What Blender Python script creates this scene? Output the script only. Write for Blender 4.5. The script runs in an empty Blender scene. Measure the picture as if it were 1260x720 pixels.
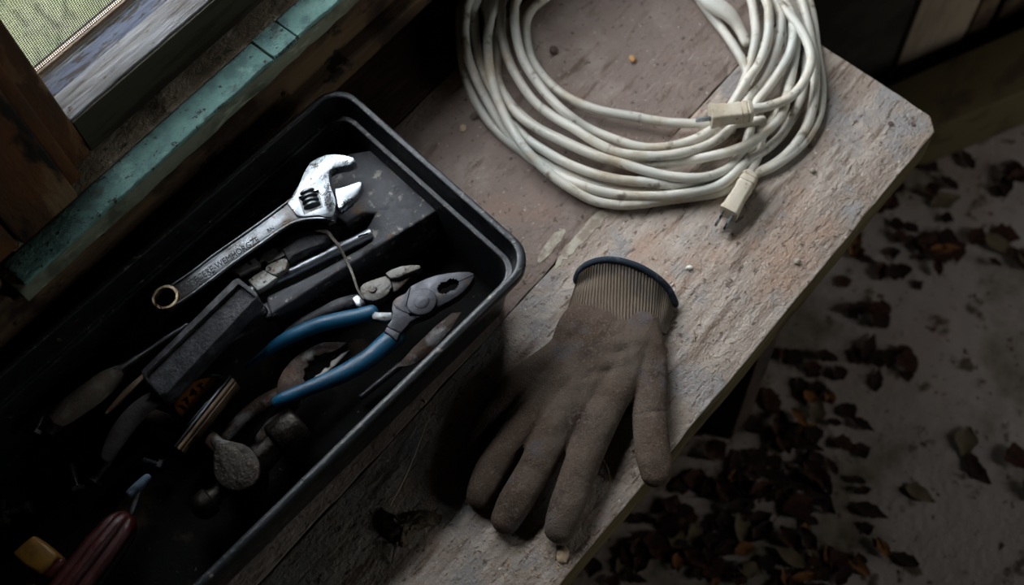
import bpy, bmesh, math, random
import numpy as np
from mathutils import Vector, Matrix, noise as mnoise
random.seed(7)
SC = bpy.context.scene
COL = SC.collection
PI = math.pi

# ------------------------------------------------------------------ camera
F, CX, CY = 1473.0, 630.0, 360.0            # focal length and centre in pixels of the 1260x720 frame
def _cam():
    X = Vector((3182, 3426, -F)).normalized()
    Z = -Vector((88, -715, -F)).normalized()
    X = (X - X.dot(Z)*Z).normalized()
    Y = Z.cross(X)
    return Matrix((X, Y, Z))                 # world vector = R @ camera vector
RM = _cam()
CAMP = Vector((0, 0, 1.29))
cd = bpy.data.cameras.new('camera'); cam = bpy.data.objects.new('camera', cd); COL.objects.link(cam)
cam.matrix_world = Matrix.Translation(CAMP) @ RM.to_4x4()
cd.sensor_width = 36; cd.lens = F/1260*36; cd.clip_start = 0.05
cd.dof.use_dof = True; cd.dof.focus_distance = 0.98; cd.dof.aperture_fstop = 3.6
SC.camera = cam

# ------------------------------------------------------------------ daylight
w = bpy.data.worlds.new('daylight'); SC.world = w; w.use_nodes = True
nt = w.node_tree; nt.nodes.clear()
out = nt.nodes.new('ShaderNodeOutputWorld'); bg = nt.nodes.new('ShaderNodeBackground')
tc = nt.nodes.new('ShaderNodeTexCoord'); sep = nt.nodes.new('ShaderNodeSeparateXYZ'); rp = nt.nodes.new('ShaderNodeValToRGB')
nt.links.new(tc.outputs['Generated'], sep.inputs[0]); nt.links.new(sep.outputs['Z'], rp.inputs[0])
e = rp.color_ramp.elements
e[0].position = 0.0; e[0].color = (0.12, 0.13, 0.09, 1)
e[1].position = 0.45; e[1].color = (0.90, 0.95, 1.0, 1)
m_ = rp.color_ramp.elements.new(0.18); m_.color = (0.46, 0.50, 0.46, 1)
nt.links.new(rp.outputs[0], bg.inputs[0]); nt.links.new(bg.outputs[0], out.inputs[0])
bg.inputs[1].default_value = 7.0
WIN = (0.148, 0.92, 0.54, 1.00)              # window opening x0, x1, z0, z1
def portal(name, loc, rot, sx, sy):
    ld = bpy.data.lights.new(name, 'AREA'); ld.shape = 'RECTANGLE'; ld.size = sx; ld.size_y = sy
    ld.cycles.is_portal = True
    o = bpy.data.objects.new(name, ld); COL.objects.link(o); o.location = loc; o.rotation_euler = rot
portal('doorway_daylight', (1.81, -2.52, 1.0), (-PI/2, 0, PI), 0.32, 2.0)
portal('window_daylight', ((WIN[0]+WIN[1])/2, 0.735, (WIN[2]+WIN[3])/2), (PI/2, 0, PI), WIN[1]-WIN[0], WIN[3]-WIN[2])
SC.view_settings.view_transform = 'Standard'; SC.view_settings.look = 'None'
SC.view_settings.gamma = 1; SC.view_settings.use_curve_mapping = False
SC.view_settings.exposure = 1.80

BZ = 0.36                                    # bench top height
def at(px, py, z=BZ):
    """world point on the horizontal plane z seen at pixel px, py"""
    d = RM @ Vector((px-CX, -(py-CY), -F))
    return CAMP + d*((z-CAMP.z)/d.z)

# ------------------------------------------------------------------ materials
def layered(name, base, layers=(), rough=0.6, metal=0.0, bump=(), spec=0.5, rough_var=0.0, coat=0.0, scale_all=1.0):
    m = bpy.data.materials.new(name); m.use_nodes = True
    n = m.node_tree; N = n.nodes; L = n.links
    b = N['Principled BSDF']
    t = N.new('ShaderNodeTexCoord')
    def noise(scale, detail=4, rgh=0.6, dist=0.0):
        mp = N.new('ShaderNodeMapping'); L.new(t.outputs['Object'], mp.inputs[0])
        sc = scale if isinstance(scale, tuple) else (scale,)*3
        mp.inputs['Scale'].default_value = tuple(s*scale_all for s in sc)
        k = hash_name(name + str(scale)) % 97
        mp.inputs['Location'].default_value = (k*0.37, k*0.73, k*0.11)
        x = N.new('ShaderNodeTexNoise'); x.inputs['Scale'].default_value = 1.0
        x.inputs['Detail'].default_value = detail; x.inputs['Roughness'].default_value = rgh
        x.inputs['Distortion'].default_value = dist
        L.new(mp.outputs[0], x.inputs['Vector']); return x.outputs['Fac']
    cur = None
    for (c, sc, lo, hi, *rest) in layers:
        det = rest[0] if rest else 5
        f = noise(sc, det)
        mr = N.new('ShaderNodeMapRange'); mr.inputs['From Min'].default_value = lo; mr.inputs['From Max'].default_value = hi
        L.new(f, mr.inputs[0])
        mx = N.new('ShaderNodeMix'); mx.data_type = 'RGBA'
        if cur is None: mx.inputs['A'].default_value = (*base, 1)
        else: L.new(cur, mx.inputs['A'])
        mx.inputs['B'].default_value = (*c, 1); L.new(mr.outputs[0], mx.inputs['Factor'])
        cur = mx.outputs['Result']
    if cur is None: b.inputs['Base Color'].default_value = (*base, 1)
    else: L.new(cur, b.inputs['Base Color'])
    b.inputs['Metallic'].default_value = metal
    b.inputs['Specular IOR Level'].default_value = spec
    if coat: b.inputs['Coat Weight'].default_value = coat
    if rough_var:
        f = noise(90.0, 4); mr = N.new('ShaderNodeMapRange')
        mr.inputs['From Min'].default_value = 0.3; mr.inputs['From Max'].default_value = 0.7
        mr.inputs['To Min'].default_value = max(0.03, rough-rough_var); mr.inputs['To Max'].default_value = min(1, rough+rough_var)
        L.new(f, mr.inputs[0]); L.new(mr.outputs[0], b.inputs['Roughness'])
    else: b.inputs['Roughness'].default_value = rough
    prev = None
    for (sc, dist, *rest) in bump:
        f = noise(sc, rest[0] if rest else 4, 0.65)
        bp = N.new('ShaderNodeBump'); bp.inputs['Distance'].default_value = dist; bp.inputs['Strength'].default_value = 1.0
        L.new(f, bp.inputs['Height'])
        if prev: L.new(prev, bp.inputs['Normal'])
        prev = bp.outputs['Normal']
    if prev: L.new(prev, b.inputs['Normal'])
    return m
def hash_name(s):
    h = 7
    for ch in s: h = (h*31 + ord(ch)) % 1000003
    return h

M = {}
M['bench'] = layered('bench_wood', (0.36, 0.29, 0.24),
    [((0.50, 0.43, 0.37), (7, 60, 30), 0.44, 0.60, 7), ((0.20, 0.145, 0.11), (12, 90, 30), 0.55, 0.66, 7),
     ((0.44, 0.29, 0.21), 10.0, 0.55, 0.70, 6), ((0.34, 0.315, 0.30), 22.0, 0.52, 0.62, 8), ((0.16, 0.115, 0.09), (60, 260, 100), 0.60, 0.66, 6),
     ((0.15, 0.115, 0.095), 125.0, 0.61, 0.68, 8), ((0.66, 0.60, 0.53), (150, 320, 150), 0.655, 0.70, 4)],
    rough=0.82, spec=0.2, bump=[((40, 200, 90), 0.0020, 7), (210.0, 0.0022, 7), (50.0, 0.004, 5)])
M['bench_back'] = layered('bench_back_wood', (0.275, 0.215, 0.185),
    [((0.37, 0.30, 0.26), 13.0, 0.45, 0.60, 7), ((0.17, 0.12, 0.095), (18, 70, 30), 0.56, 0.68, 7),
     ((0.32, 0.21, 0.16), 8.0, 0.55, 0.72, 5), ((0.13, 0.098, 0.083), 125.0, 0.60, 0.67, 8),
     ((0.50, 0.44, 0.39), 190.0, 0.655, 0.71, 4)],
    rough=0.85, spec=0.18, bump=[((40, 140, 60), 0.0022, 7), (200.0, 0.0022, 7), (24.0, 0.004, 4)])
M['bench_edge'] = layered('dirty_bench_edge', (0.085, 0.062, 0.030), [((0.13, 0.10, 0.05), (8, 60, 60), 0.48, 0.62, 6), ((0.045, 0.035, 0.02), 20.0, 0.52, 0.64)], rough=0.85, spec=0.15, bump=[((30, 140, 140), 0.002, 6)])  # dirt, plus the shade of the side faces put into the colour
M['pale_paint'] = layered('pale_paint', (0.46, 0.42, 0.34), [((0.28, 0.23, 0.18), 70.0, 0.45, 0.6, 6)], rough=0.8, spec=0.2, bump=[(200.0, 0.001, 5)])
M['dark_wood'] = layered('dark_wood', (0.035, 0.022, 0.016), [((0.07, 0.035, 0.02), (6, 40, 40), 0.45, 0.65), ((0.012, 0.009, 0.008), 14.0, 0.5, 0.66)],
    rough=0.75, spec=0.25, bump=[((15, 90, 90), 0.0018, 5)])
M['sill_shade'] = layered('soot_black_wood', (0.0035, 0.0028, 0.0022), [((0.008, 0.006, 0.004), 20.0, 0.5, 0.6)], rough=0.95, spec=0.02)  # near-black colour standing in for shade on the outer sill
M['shade_plank'] = layered('blackened_wood', (0.012, 0.010, 0.008), [((0.02, 0.016, 0.012), 20.0, 0.5, 0.6)], rough=0.9, spec=0.1)  # painted darkness for the plank left of the partition
M['wall_wood'] = layered('wall_wood', (0.075, 0.045, 0.026), [((0.12, 0.078, 0.042), (8, 60, 70), 0.45, 0.62, 7), ((0.025, 0.014, 0.010), 14.0, 0.48, 0.60, 7), ((0.012, 0.008, 0.006), 46.0, 0.58, 0.64, 6)],
    rough=0.8, spec=0.2, bump=[((12, 90, 90), 0.002, 5)])
M['teal'] = layered('teal_paint', (0.17, 0.35, 0.32),
    [((0.11, 0.225, 0.215), 60.0, 0.46, 0.60, 8), ((0.25, 0.46, 0.41), 38.0, 0.54, 0.66, 6), ((0.09, 0.13, 0.115), (35, 60, 60), 0.60, 0.68, 7), ((0.035, 0.04, 0.035), 170.0, 0.61, 0.65, 6), ((0.03, 0.025, 0.02), (18, 160, 160), 0.66, 0.68, 8)],
    rough=0.55, spec=0.4, bump=[((60, 110, 110), 0.0020, 7), (240.0, 0.0016, 5)])
M['teal_edge'] = layered('faded_teal_paint', (0.21, 0.225, 0.165), [((0.10, 0.105, 0.08), 30.0, 0.45, 0.6, 6), ((0.34, 0.38, 0.29), (40, 160, 160), 0.58, 0.66, 5)],
    rough=0.7, spec=0.3, bump=[((40, 120, 120), 0.0015, 6)])
M['grit_sill'] = layered('gritty_sill', (0.34, 0.28, 0.21), [((0.58, 0.50, 0.40), 26.0, 0.47, 0.6, 6), ((0.16, 0.18, 0.12), 120.0, 0.58, 0.66, 5), ((0.015, 0.012, 0.01), 14.0, 0.55, 0.66), ((0.5, 0.46, 0.36), 330.0, 0.66, 0.7, 3)],
    rough=0.9, spec=0.15, bump=[(230.0, 0.0025, 5)])
M['grey_rail'] = layered('weathered_grey_wood', (0.19, 0.185, 0.185), [((0.29, 0.295, 0.31), (12, 110, 110), 0.48, 0.6, 7), ((0.085, 0.068, 0.06), (14, 110, 110), 0.55, 0.64, 6), ((0.10, 0.06, 0.04), (50, 120, 120), 0.63, 0.67, 6), ((0.15, 0.17, 0.23), (5, 30, 30), 0.6, 0.68)],
    rough=0.8, spec=0.25, bump=[((16, 150, 150), 0.003, 7)])
M['rail_shade_face'] = layered('dark_olive_paint', (0.055, 0.050, 0.036), [((0.03, 0.026, 0.02), (10, 80, 80), 0.5, 0.62)], rough=0.7, spec=0.2)  # dark olive carries the shade of the rail front
M['blue_flake'] = layered('blue_flaking_paint', (0.12, 0.14, 0.20), [((0.055, 0.045, 0.04), (40, 150, 150), 0.5, 0.56, 6), ((0.24, 0.25, 0.29), (15, 90, 90), 0.54, 0.62, 5)], rough=0.8, bump=[((20, 160, 160), 0.002, 6)])
M['post'] = layered('peeling_brown_paint', (0.075, 0.036, 0.02), [((0.19, 0.12, 0.065), (26, 26, 9), 0.54, 0.58, 6), ((0.14, 0.055, 0.02), (14, 14, 5), 0.5, 0.62), ((0.012, 0.008, 0.006), (24, 24, 9), 0.56, 0.62, 6)],
    rough=0.7, spec=0.3, bump=[((60, 60, 20), 0.003, 6)])
M['floor'] = layered('concrete_floor', (0.27, 0.205, 0.165), [((0.33, 0.275, 0.245), 3.0, 0.42, 0.6, 6), ((0.12, 0.095, 0.062), 6.0, 0.50, 0.64, 6), ((0.075, 0.05, 0.03), 30.0, 0.58, 0.66, 6), ((0.06, 0.03, 0.02), 80.0, 0.64, 0.68, 3)],
    rough=0.7, spec=0.3, bump=[(30.0, 0.003, 6)])
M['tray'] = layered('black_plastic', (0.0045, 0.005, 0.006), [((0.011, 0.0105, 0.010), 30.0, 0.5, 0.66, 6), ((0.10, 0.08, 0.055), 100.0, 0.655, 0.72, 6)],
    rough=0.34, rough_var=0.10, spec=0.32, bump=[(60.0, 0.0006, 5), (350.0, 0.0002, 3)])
M['rim_wear_glint'] = layered('scuffed_rim_plastic', (0.022, 0.025, 0.031), [((0.010, 0.016, 0.018), 40.0, 0.5, 0.6, 6), ((0.20, 0.18, 0.15), 130.0, 0.60, 0.68, 6)], rough=0.36, rough_var=0.1, spec=0.5, bump=[(300.0, 0.0005)])  # scuffs and dust, with edge highlights put into the paler colour
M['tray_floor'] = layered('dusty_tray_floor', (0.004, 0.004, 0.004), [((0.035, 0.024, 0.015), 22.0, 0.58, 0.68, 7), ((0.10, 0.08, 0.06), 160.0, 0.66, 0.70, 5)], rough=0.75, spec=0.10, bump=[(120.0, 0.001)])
M['divider'] = layered('scuffed_black_plastic', (0.050, 0.054, 0.064), [((0.075, 0.078, 0.088), 26.0, 0.45, 0.62, 6), ((0.17, 0.10, 0.05), (45, 60, 45), 0.60, 0.68, 7), ((0.30, 0.285, 0.26), 120.0, 0.585, 0.64, 7), ((0.015, 0.014, 0.014), 55.0, 0.60, 0.68, 6)],
    rough=0.5, rough_var=0.12, spec=0.45, bump=[(130.0, 0.0009, 6)])
M['chrome'] = layered('worn_chrome', (0.38, 0.415, 0.45), [((0.24, 0.26, 0.285), 38.0, 0.48, 0.64, 6), ((0.10, 0.09, 0.085), 150.0, 0.63, 0.67, 5), ((0.30, 0.22, 0.14), 18.0, 0.66, 0.74, 6)],
    metal=1.0, rough=0.30, rough_var=0.12, bump=[(240.0, 0.0003, 4)])
M['rod_steel'] = layered('satin_rod_steel', (0.58, 0.62, 0.68), [((0.36, 0.38, 0.42), 30.0, 0.5, 0.64, 5)], metal=1.0, rough=0.42, rough_var=0.08)
M['chrome_dark'] = layered('tarnished_chrome', (0.20, 0.215, 0.23), [((0.11, 0.107, 0.105), 30.0, 0.48, 0.62, 6), ((0.12, 0.10, 0.08), 110.0, 0.6, 0.66, 5)], metal=1.0, rough=0.36, rough_var=0.12, bump=[(260.0, 0.0004, 4)])
M['brassy'] = layered('dirty_brassy_steel', (0.34, 0.27, 0.18), [((0.16, 0.10, 0.06), 50.0, 0.5, 0.6, 6)], metal=1.0, rough=0.35, rough_var=0.1, bump=[(200.0, 0.0004)])
M['steel'] = layered('grey_steel', (0.045, 0.046, 0.052), [((0.075, 0.076, 0.085), 45.0, 0.5, 0.62, 6), ((0.07, 0.055, 0.045), 70.0, 0.58, 0.66, 6)], metal=0.8, rough=0.45, rough_var=0.1, bump=[(280.0, 0.0004, 5)])
M['speckle'] = layered('speckled_corroded_steel', (0.15, 0.145, 0.135), [((0.08, 0.07, 0.055), 70.0, 0.48, 0.58, 6), ((0.05, 0.045, 0.04), 230.0, 0.60, 0.65, 4), ((0.25, 0.13, 0.05), 90.0, 0.64, 0.7, 5)], metal=0.75, rough=0.5, bump=[(240.0, 0.0009, 5)])
M['speckle_pale'] = layered('pale_speckled_steel', (0.42, 0.42, 0.40), [((0.24, 0.22, 0.19), 70.0, 0.48, 0.58, 6), ((0.04, 0.035, 0.03), 210.0, 0.58, 0.63, 4), ((0.20, 0.10, 0.04), 90.0, 0.62, 0.68, 5)], metal=0.6, rough=0.5, bump=[(240.0, 0.0009, 5)])
M['rust'] = layered('rusty_steel', (0.035, 0.022, 0.016), [((0.12, 0.115, 0.115), 40.0, 0.50, 0.58, 7), ((0.07, 0.032, 0.015), 60.0, 0.55, 0.66, 6), ((0.04, 0.025, 0.02), 110.0, 0.6, 0.66, 5)], metal=0.55, rough=0.5, rough_var=0.12, bump=[(180.0, 0.0011, 6)])
M['hammer'] = layered('worn_hammer_steel', (0.022, 0.019, 0.015), [((0.011, 0.008, 0.006), 36.0, 0.47, 0.6, 6), ((0.06, 0.058, 0.056), 60.0, 0.58, 0.66, 6), ((0.05, 0.035, 0.03), 140.0, 0.6, 0.66, 5)], metal=0.8, rough=0.42, rough_var=0.14, bump=[(120.0, 0.0014, 6)])
M['blue_grip'] = layered('blue_rubber', (0.004, 0.068, 0.135), [((0.003, 0.038, 0.08), 40.0, 0.5, 0.65, 5), ((0.09, 0.10, 0.11), 120.0, 0.665, 0.72, 5)], rough=0.42, rough_var=0.1, spec=0.45, bump=[(160.0, 0.0004, 4)])
M['black_grip'] = layered('dusty_black_rubber', (0.022, 0.023, 0.027), [((0.075, 0.075, 0.085), 60.0, 0.48, 0.64, 6), ((0.006, 0.006, 0.006), 160.0, 0.62, 0.66, 4)], rough=0.55, rough_var=0.12, spec=0.45, bump=[(300.0, 0.0009, 4)])
M['grey_grip'] = layered('grimy_grey_rubber', (0.05, 0.044, 0.042), [((0.075, 0.07, 0.07), 50.0, 0.5, 0.62, 6), ((0.03, 0.02, 0.018), 30.0, 0.55, 0.66, 6)], rough=0.6, spec=0.35, bump=[(260.0, 0.001, 4)])
M['grime_wood'] = layered('grimy_wooden_handle', (0.12, 0.095, 0.075), [((0.19, 0.16, 0.135), (60, 60, 60), 0.5, 0.62, 6), ((0.04, 0.028, 0.02), 70.0, 0.56, 0.66, 6)], rough=0.6, spec=0.35, bump=[(300.0, 0.0012, 5)])
M['tan_bar'] = layered('brown_wood_strip', (0.24, 0.16, 0.095), [((0.12, 0.075, 0.045), (40, 40, 40), 0.5, 0.64)], rough=0.5, bump=[(200.0, 0.0004)])
M['orange'] = layered('orange_enamel', (0.72, 0.27, 0.03), [((0.38, 0.13, 0.015), 60.0, 0.5, 0.64, 6)], rough=0.45)
M['ink'] = layered('black_ink', (0.01, 0.01, 0.01), rough=0.6)
M['red'] = layered('red_plastic', (0.045, 0.003, 0.003), [((0.07, 0.02, 0.018), 110.0, 0.56, 0.64, 5), ((0.035, 0.003, 0.003), 30.0, 0.5, 0.64)], rough=0.4, spec=0.5, bump=[(260.0, 0.0007, 4)])
M['yellow'] = layered('yellow_plastic', (0.22, 0.11, 0.011), [((0.12, 0.055, 0.007), 50.0, 0.52, 0.66, 5)], rough=0.5)
M['blue_ferrule'] = layered('chalky_blue_plastic', (0.11, 0.17, 0.24), [((0.05, 0.07, 0.10), 120.0, 0.5, 0.62)], rough=0.6, bump=[(260.0, 0.0008)])
M['twine'] = layered('dirty_wire', (0.13, 0.11, 0.09), [((0.25, 0.22, 0.18), 200.0, 0.5, 0.6)], rough=0.6, bump=[(500.0, 0.0006)])
M['cord'] = layered('dirty_white_vinyl', (0.62, 0.585, 0.51), [((0.53, 0.545, 0.50), 9.0, 0.46, 0.62, 4), ((0.46, 0.385, 0.28), 24.0, 0.52, 0.66, 6), ((0.24, 0.20, 0.15), (60, 60, 60), 0.585, 0.68, 7)], rough=0.42, spec=0.5, bump=[(120.0, 0.0005, 4)])
M['plug'] = layered('yellowed_plug_plastic', (0.53, 0.47, 0.37), [((0.48, 0.40, 0.29), 70.0, 0.48, 0.62, 6), ((0.2, 0.15, 0.1), 170.0, 0.63, 0.68, 4)], rough=0.5, bump=[(260.0, 0.0005)])
M['black_slot'] = layered('black_slot', (0.01, 0.01, 0.01), rough=0.7)
M['glove'] = layered('suede_brown_coating', (0.090, 0.061, 0.044), [((0.12, 0.092, 0.073), 16.0, 0.44, 0.62, 4), ((0.062, 0.045, 0.036), 22.0, 0.52, 0.66, 5), ((0.10, 0.087, 0.09), 34.0, 0.58, 0.68, 4), ((0.135, 0.107, 0.085), 420.0, 0.52, 0.68, 3)],
    rough=0.95, spec=0.12, bump=[(700.0, 0.0012, 3), (90.0, 0.0016, 6)])
M['knit'] = layered('brown_knit', (0.15, 0.118, 0.09), [((0.095, 0.085, 0.08), 22.0, 0.45, 0.65, 4)], rough=0.95, spec=0.1, bump=[(700.0, 0.0006, 3)])
M['hem'] = layered('navy_binding', (0.018, 0.028, 0.042), [((0.05, 0.065, 0.085), 120.0, 0.55, 0.66, 5)], rough=0.8, spec=0.25, bump=[(800.0, 0.0006)])
M['leaf_dark'] = layered('dark_dead_leaf', (0.018, 0.008, 0.005), [((0.034, 0.013, 0.007), 60.0, 0.5, 0.6)], rough=0.8, spec=0.15)
M['leaf_red'] = layered('red_brown_dead_leaf', (0.045, 0.016, 0.008), [((0.022, 0.009, 0.006), 60.0, 0.5, 0.6)], rough=0.8, spec=0.15)
M['leaf_orange'] = layered('orange_dead_leaf', (0.17, 0.07, 0.02), [((0.13, 0.05, 0.015), 60.0, 0.5, 0.6)], rough=0.8, spec=0.15)
M['leaf_pale'] = layered('pale_dead_leaf', (0.12, 0.09, 0.05), [((0.09, 0.065, 0.04), 60.0, 0.5, 0.6)], rough=0.8, spec=0.15)
M['bark'] = layered('dark_litter', (0.13, 0.095, 0.055), [((0.03, 0.022, 0.015), 120.0, 0.48, 0.6), ((0.17, 0.13, 0.09), 300.0, 0.62, 0.7)], rough=0.9, bump=[(300.0, 0.002)])
M['chip'] = layered('pale_wood_chip', (0.55, 0.40, 0.26), [((0.36, 0.24, 0.15), 200.0, 0.5, 0.6)], rough=0.8, bump=[(400.0, 0.0005)])
M['seed'] = layered('orange_seed', (0.48, 0.26, 0.10), rough=0.6)
M['white_chip'] = layered('white_chip', (0.75, 0.72, 0.66), rough=0.7)
M['pebble'] = layered('grey_pebble', (0.36, 0.32, 0.26), [((0.2, 0.17, 0.14), 200.0, 0.5, 0.6)], rough=0.8)
M['dark_pebble'] = layered('dark_crumb', (0.10, 0.07, 0.06), rough=0.8)
M['straw'] = layered('straw', (0.42, 0.33, 0.22), rough=0.7)
M['screen'] = layered('bronze_screen_wire', (0.012, 0.010, 0.008), rough=0.6, spec=0.2)
M['lawn'] = layered('grass_ground', (0.050, 0.058, 0.024), [((0.085, 0.090, 0.048), 5.0, 0.45, 0.6, 6), ((0.03, 0.045, 0.018), 11.0, 0.52, 0.66, 6)], rough=0.9, spec=0.1)
M['blade'] = layered('grass_blade', (0.055, 0.072, 0.026), [((0.11, 0.12, 0.056), 6.0, 0.45, 0.6)], rough=0.7)
M['rock'] = layered('grey_stone', (0.34, 0.32, 0.30), [((0.2, 0.2, 0.18), 20.0, 0.5, 0.6)], rough=0.9, bump=[(40.0, 0.01)])
M['board_far'] = layered('grey_brown_board', (0.22, 0.165, 0.115), [((0.15, 0.105, 0.07), (40, 40, 6), 0.5, 0.62)], rough=0.75, spec=0.25, bump=[((60, 60, 8), 0.001)])
M['board_low'] = layered('olive_brown_board', (0.085, 0.062, 0.026), [((0.05, 0.03, 0.015), (12, 30, 30), 0.5, 0.62)], rough=0.8, spec=0.2)

# ------------------------------------------------------------------ mesh helpers
OFF = {}                                     # world offset of an object's own origin
def link(name, verts, faces, mat, parent=None, smooth=40):
    off = OFF.get(parent.name, Vector((0, 0, 0))) if parent else Vector((0, 0, 0))
    me = bpy.data.meshes.new(name)
    me.from_pydata([tuple(Vector(v)-off) for v in verts], [], faces)
    bm = bmesh.new(); bm.from_mesh(me); bmesh.ops.recalc_face_normals(bm, faces=bm.faces); bm.to_mesh(me); bm.free()
    me.materials.append(M[mat] if isinstance(mat, str) else mat)
    if smooth is not None:
        me.shade_smooth()
        if smooth < 180: me.set_sharp_from_angle(angle=math.radians(smooth))
    o = bpy.data.objects.new(name, me); COL.objects.link(o)
    if parent: o.parent = parent
    OFF[o.name] = off
    return o
def tag(o, label=None, cat=None, group=None, kind=None):
    if label: o['label'] = label
    if cat: o['category'] = cat
    if group: o['group'] = group
    if kind: o['kind'] = kind
    return o
def thing(name, label, cat, loc, group=None, kind=None):
    o = bpy.data.objects.new(name, None); COL.objects.link(o); o.location = loc; o.empty_display_size = 0.02
    OFF[o.name] = Vector(loc)
    return tag(o, label, cat, group, kind)
def recenter(o):
    """move the origin of a single-mesh thing to its base centre"""
    me = o.data; c = np.array([v.co for v in me.vertices]); mid = (c.min(0)+c.max(0))/2; mid[2] = c[:, 2].min()
    me.transform(Matrix.Translation(-Vector(mid))); o.location = Vector(mid); return o

class G:
    """collects verts and faces"""
    def __init__(s): s.v = []; s.f = []
    def add(s, v, f):
        n = len(s.v); s.v += [Vector(p) for p in v]; s.f += [tuple(i+n for i in q) for q in f]; return s
    def box(s, a, b):
        x0, y0, z0 = a; x1, y1, z1 = b
        return s.add([(x0,y0,z0),(x1,y0,z0),(x1,y1,z0),(x0,y1,z0),(x0,y0,z1),(x1,y0,z1),(x1,y1,z1),(x0,y1,z1)],
                     [(0,3,2,1),(4,5,6,7),(0,1,5,4),(1,2,6,5),(2,3,7,6),(3,0,4,7)])
    def link(s, name, mat, parent=None, smooth=40): return link(name, s.v, s.f, mat, parent, smooth)

def bevel_obj(o, w, seg=2, ang=30):
    bm = bmesh.new(); bm.from_mesh(o.data)
    ed = [e for e in bm.edges if len(e.link_faces) == 2 and e.calc_face_angle(0) > math.radians(ang)]
    bmesh.ops.bevel(bm, geom=ed, offset=w, segments=seg, profile=0.5, affect='EDGES', clamp_overlap=True)
    bm.to_mesh(o.data); bm.free(); o.data.shade_smooth(); o.data.set_sharp_from_angle(angle=math.radians(50)); return o

def smooth_path(pts, n=8, closed=False):
    """Catmull-Rom through tuples of any length"""
    P = [np.array(p, float) for p in pts]; out = []
    m = len(P); rng = m if closed else m-1
    for i in range(rng):
        p0 = P[i-1] if (i > 0 or closed) else 2*P[0]-P[1]
        p1 = P[i]; p2 = P[(i+1) % m]
        p3 = P[(i+2) % m] if (i+2 < m or closed) else 2*P[-1]-P[-2]
        for k in range(n):
            t = k/n
            out.append(0.5*((2*p1)+(-p0+p2)*t+(2*p0-5*p1+4*p2-p3)*t*t+(-p0+3*p1-3*p2+p3)*t**3))
    if not closed: out.append(P[-1])
    return out

def tube(path, sides=12, closed=False, flat=1.0, capround=True, fn=None):
    """path = list of (x,y,z,r); cross-section is r wide and r*flat high"""
    P = [Vector(p[:3]) for p in path]; R = [float(p[3]) for p in path]; n = len(P); v = []; f = []
    up = Vector((0, 0, 1))
    def ring(c, t, r, k):
        s = t.cross(up)
        if s.length < 1e-4: s = Vector((1, 0, 0))
        s.normalize(); u = s.cross(t).normalized()
        for j in range(sides):
            a = 2*PI*j/sides; rr = r*(fn(k, a) if fn else 1)
            v.append(c + s*math.cos(a)*rr + u*math.sin(a)*rr*flat)
    rings = []
    for i in range(n):
        if closed: t = P[(i+1) % n]-P[i-1]
        else: t = P[min(i+1, n-1)]-P[max(i-1, 0)]
        rings.append((P[i], t.normalized(), R[i]))
    if not closed and capround:
        c, t, r = rings[0]; pre = [(c - t*r*math.sin(a)*0.9, t, max(r*math.cos(a), r*0.12)) for a in (1.45, 1.1, 0.7, 0.35)]
        c, t, r = rings[-1]; post = [(c + t*r*math.sin(a)*0.9, t, max(r*math.cos(a), r*0.12)) for a in (0.35, 0.7, 1.1, 1.45)]
        rings = pre + rings + post
    for k, (c, t, r) in enumerate(rings): ring(c, t, r, k)
    m = len(rings)
    for i in range(m if closed else m-1):
        a = i*sides; b = ((i+1) % m)*sides
        for j in range(sides):
            k = (j+1) % sides; f.append((a+j, a+k, b+k, b+j))
    if not closed:
        f.append(tuple(range(sides))[::-1]); f.append(tuple((m-1)*sides+j for j in range(sides)))
    return v, f
def pxtube(pts, n=6, **kw):
    """pts = (px, py, z, width in pixels); z is the centre line"""
    q = []
    for (x, y, z, wd) in pts:
        p = at(x, y, z); q.append((p.x, p.y, p.z, wd*0.5*(CAMP.z-z)/F*1.10))
    if n: q = smooth_path(q, n)
    return tube(q, **kw)

def prism(pts, th, drop=0.0):
    """pts = world points of the top outline; th = thickness downwards"""
    n = len(pts); v = [Vector(p) for p in pts] + [Vector(p)-Vector((0, 0, th)) for p in pts]
    f = [tuple(range(n)), tuple(range(2*n-1, n-1, -1))] + [(i, i+n, (i+1) % n+n, (i+1) % n) for i in range(n)]
    return v, f
def pxprism(pp, z, th, sm=0):
    """pp = pixel outline; z number or function of px,py"""
    if sm: pp = smooth_path(pp, sm, True)
    zz = z if callable(z) else (lambda a, b: z)
    return prism([at(p[0], p[1], zz(p[0], p[1])) for p in pp], th)
def plate(name, pp, z, th, mat, parent=None, bev=0.0007, sm=0, seg=2):
    v, f = pxprism(pp, z, th, sm); o = link(name, v, f, mat, parent)
    if bev: bevel_obj(o, bev, seg)
    return o
def zlin(a, za, b, zb):
    ax, ay = a; bx, by = b; L2 = (bx-ax)**2+(by-ay)**2
    return lambda x, y: za + (zb-za)*((x-ax)*(bx-ax)+(y-ay)*(by-ay))/L2
def join_into(o, *others):
    """merge meshes into one part"""
    bm = bmesh.new(); bm.from_mesh(o.data)
    for q in others: bm.from_mesh(q.data)
    bm.to_mesh(o.data); bm.free()
    for q in others: me = q.data; bpy.data.objects.remove(q); bpy.data.meshes.remove(me)
    o.data.shade_smooth(); o.data.set_sharp_from_angle(angle=math.radians(45)); return o
def apply_mods(o):
    dg = bpy.context.evaluated_depsgraph_get(); me = bpy.data.meshes.new_from_object(o.evaluated_get(dg))
    old = o.data; o.modifiers.clear(); o.data = me; me.name = o.name; bpy.data.meshes.remove(old); return o
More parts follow.
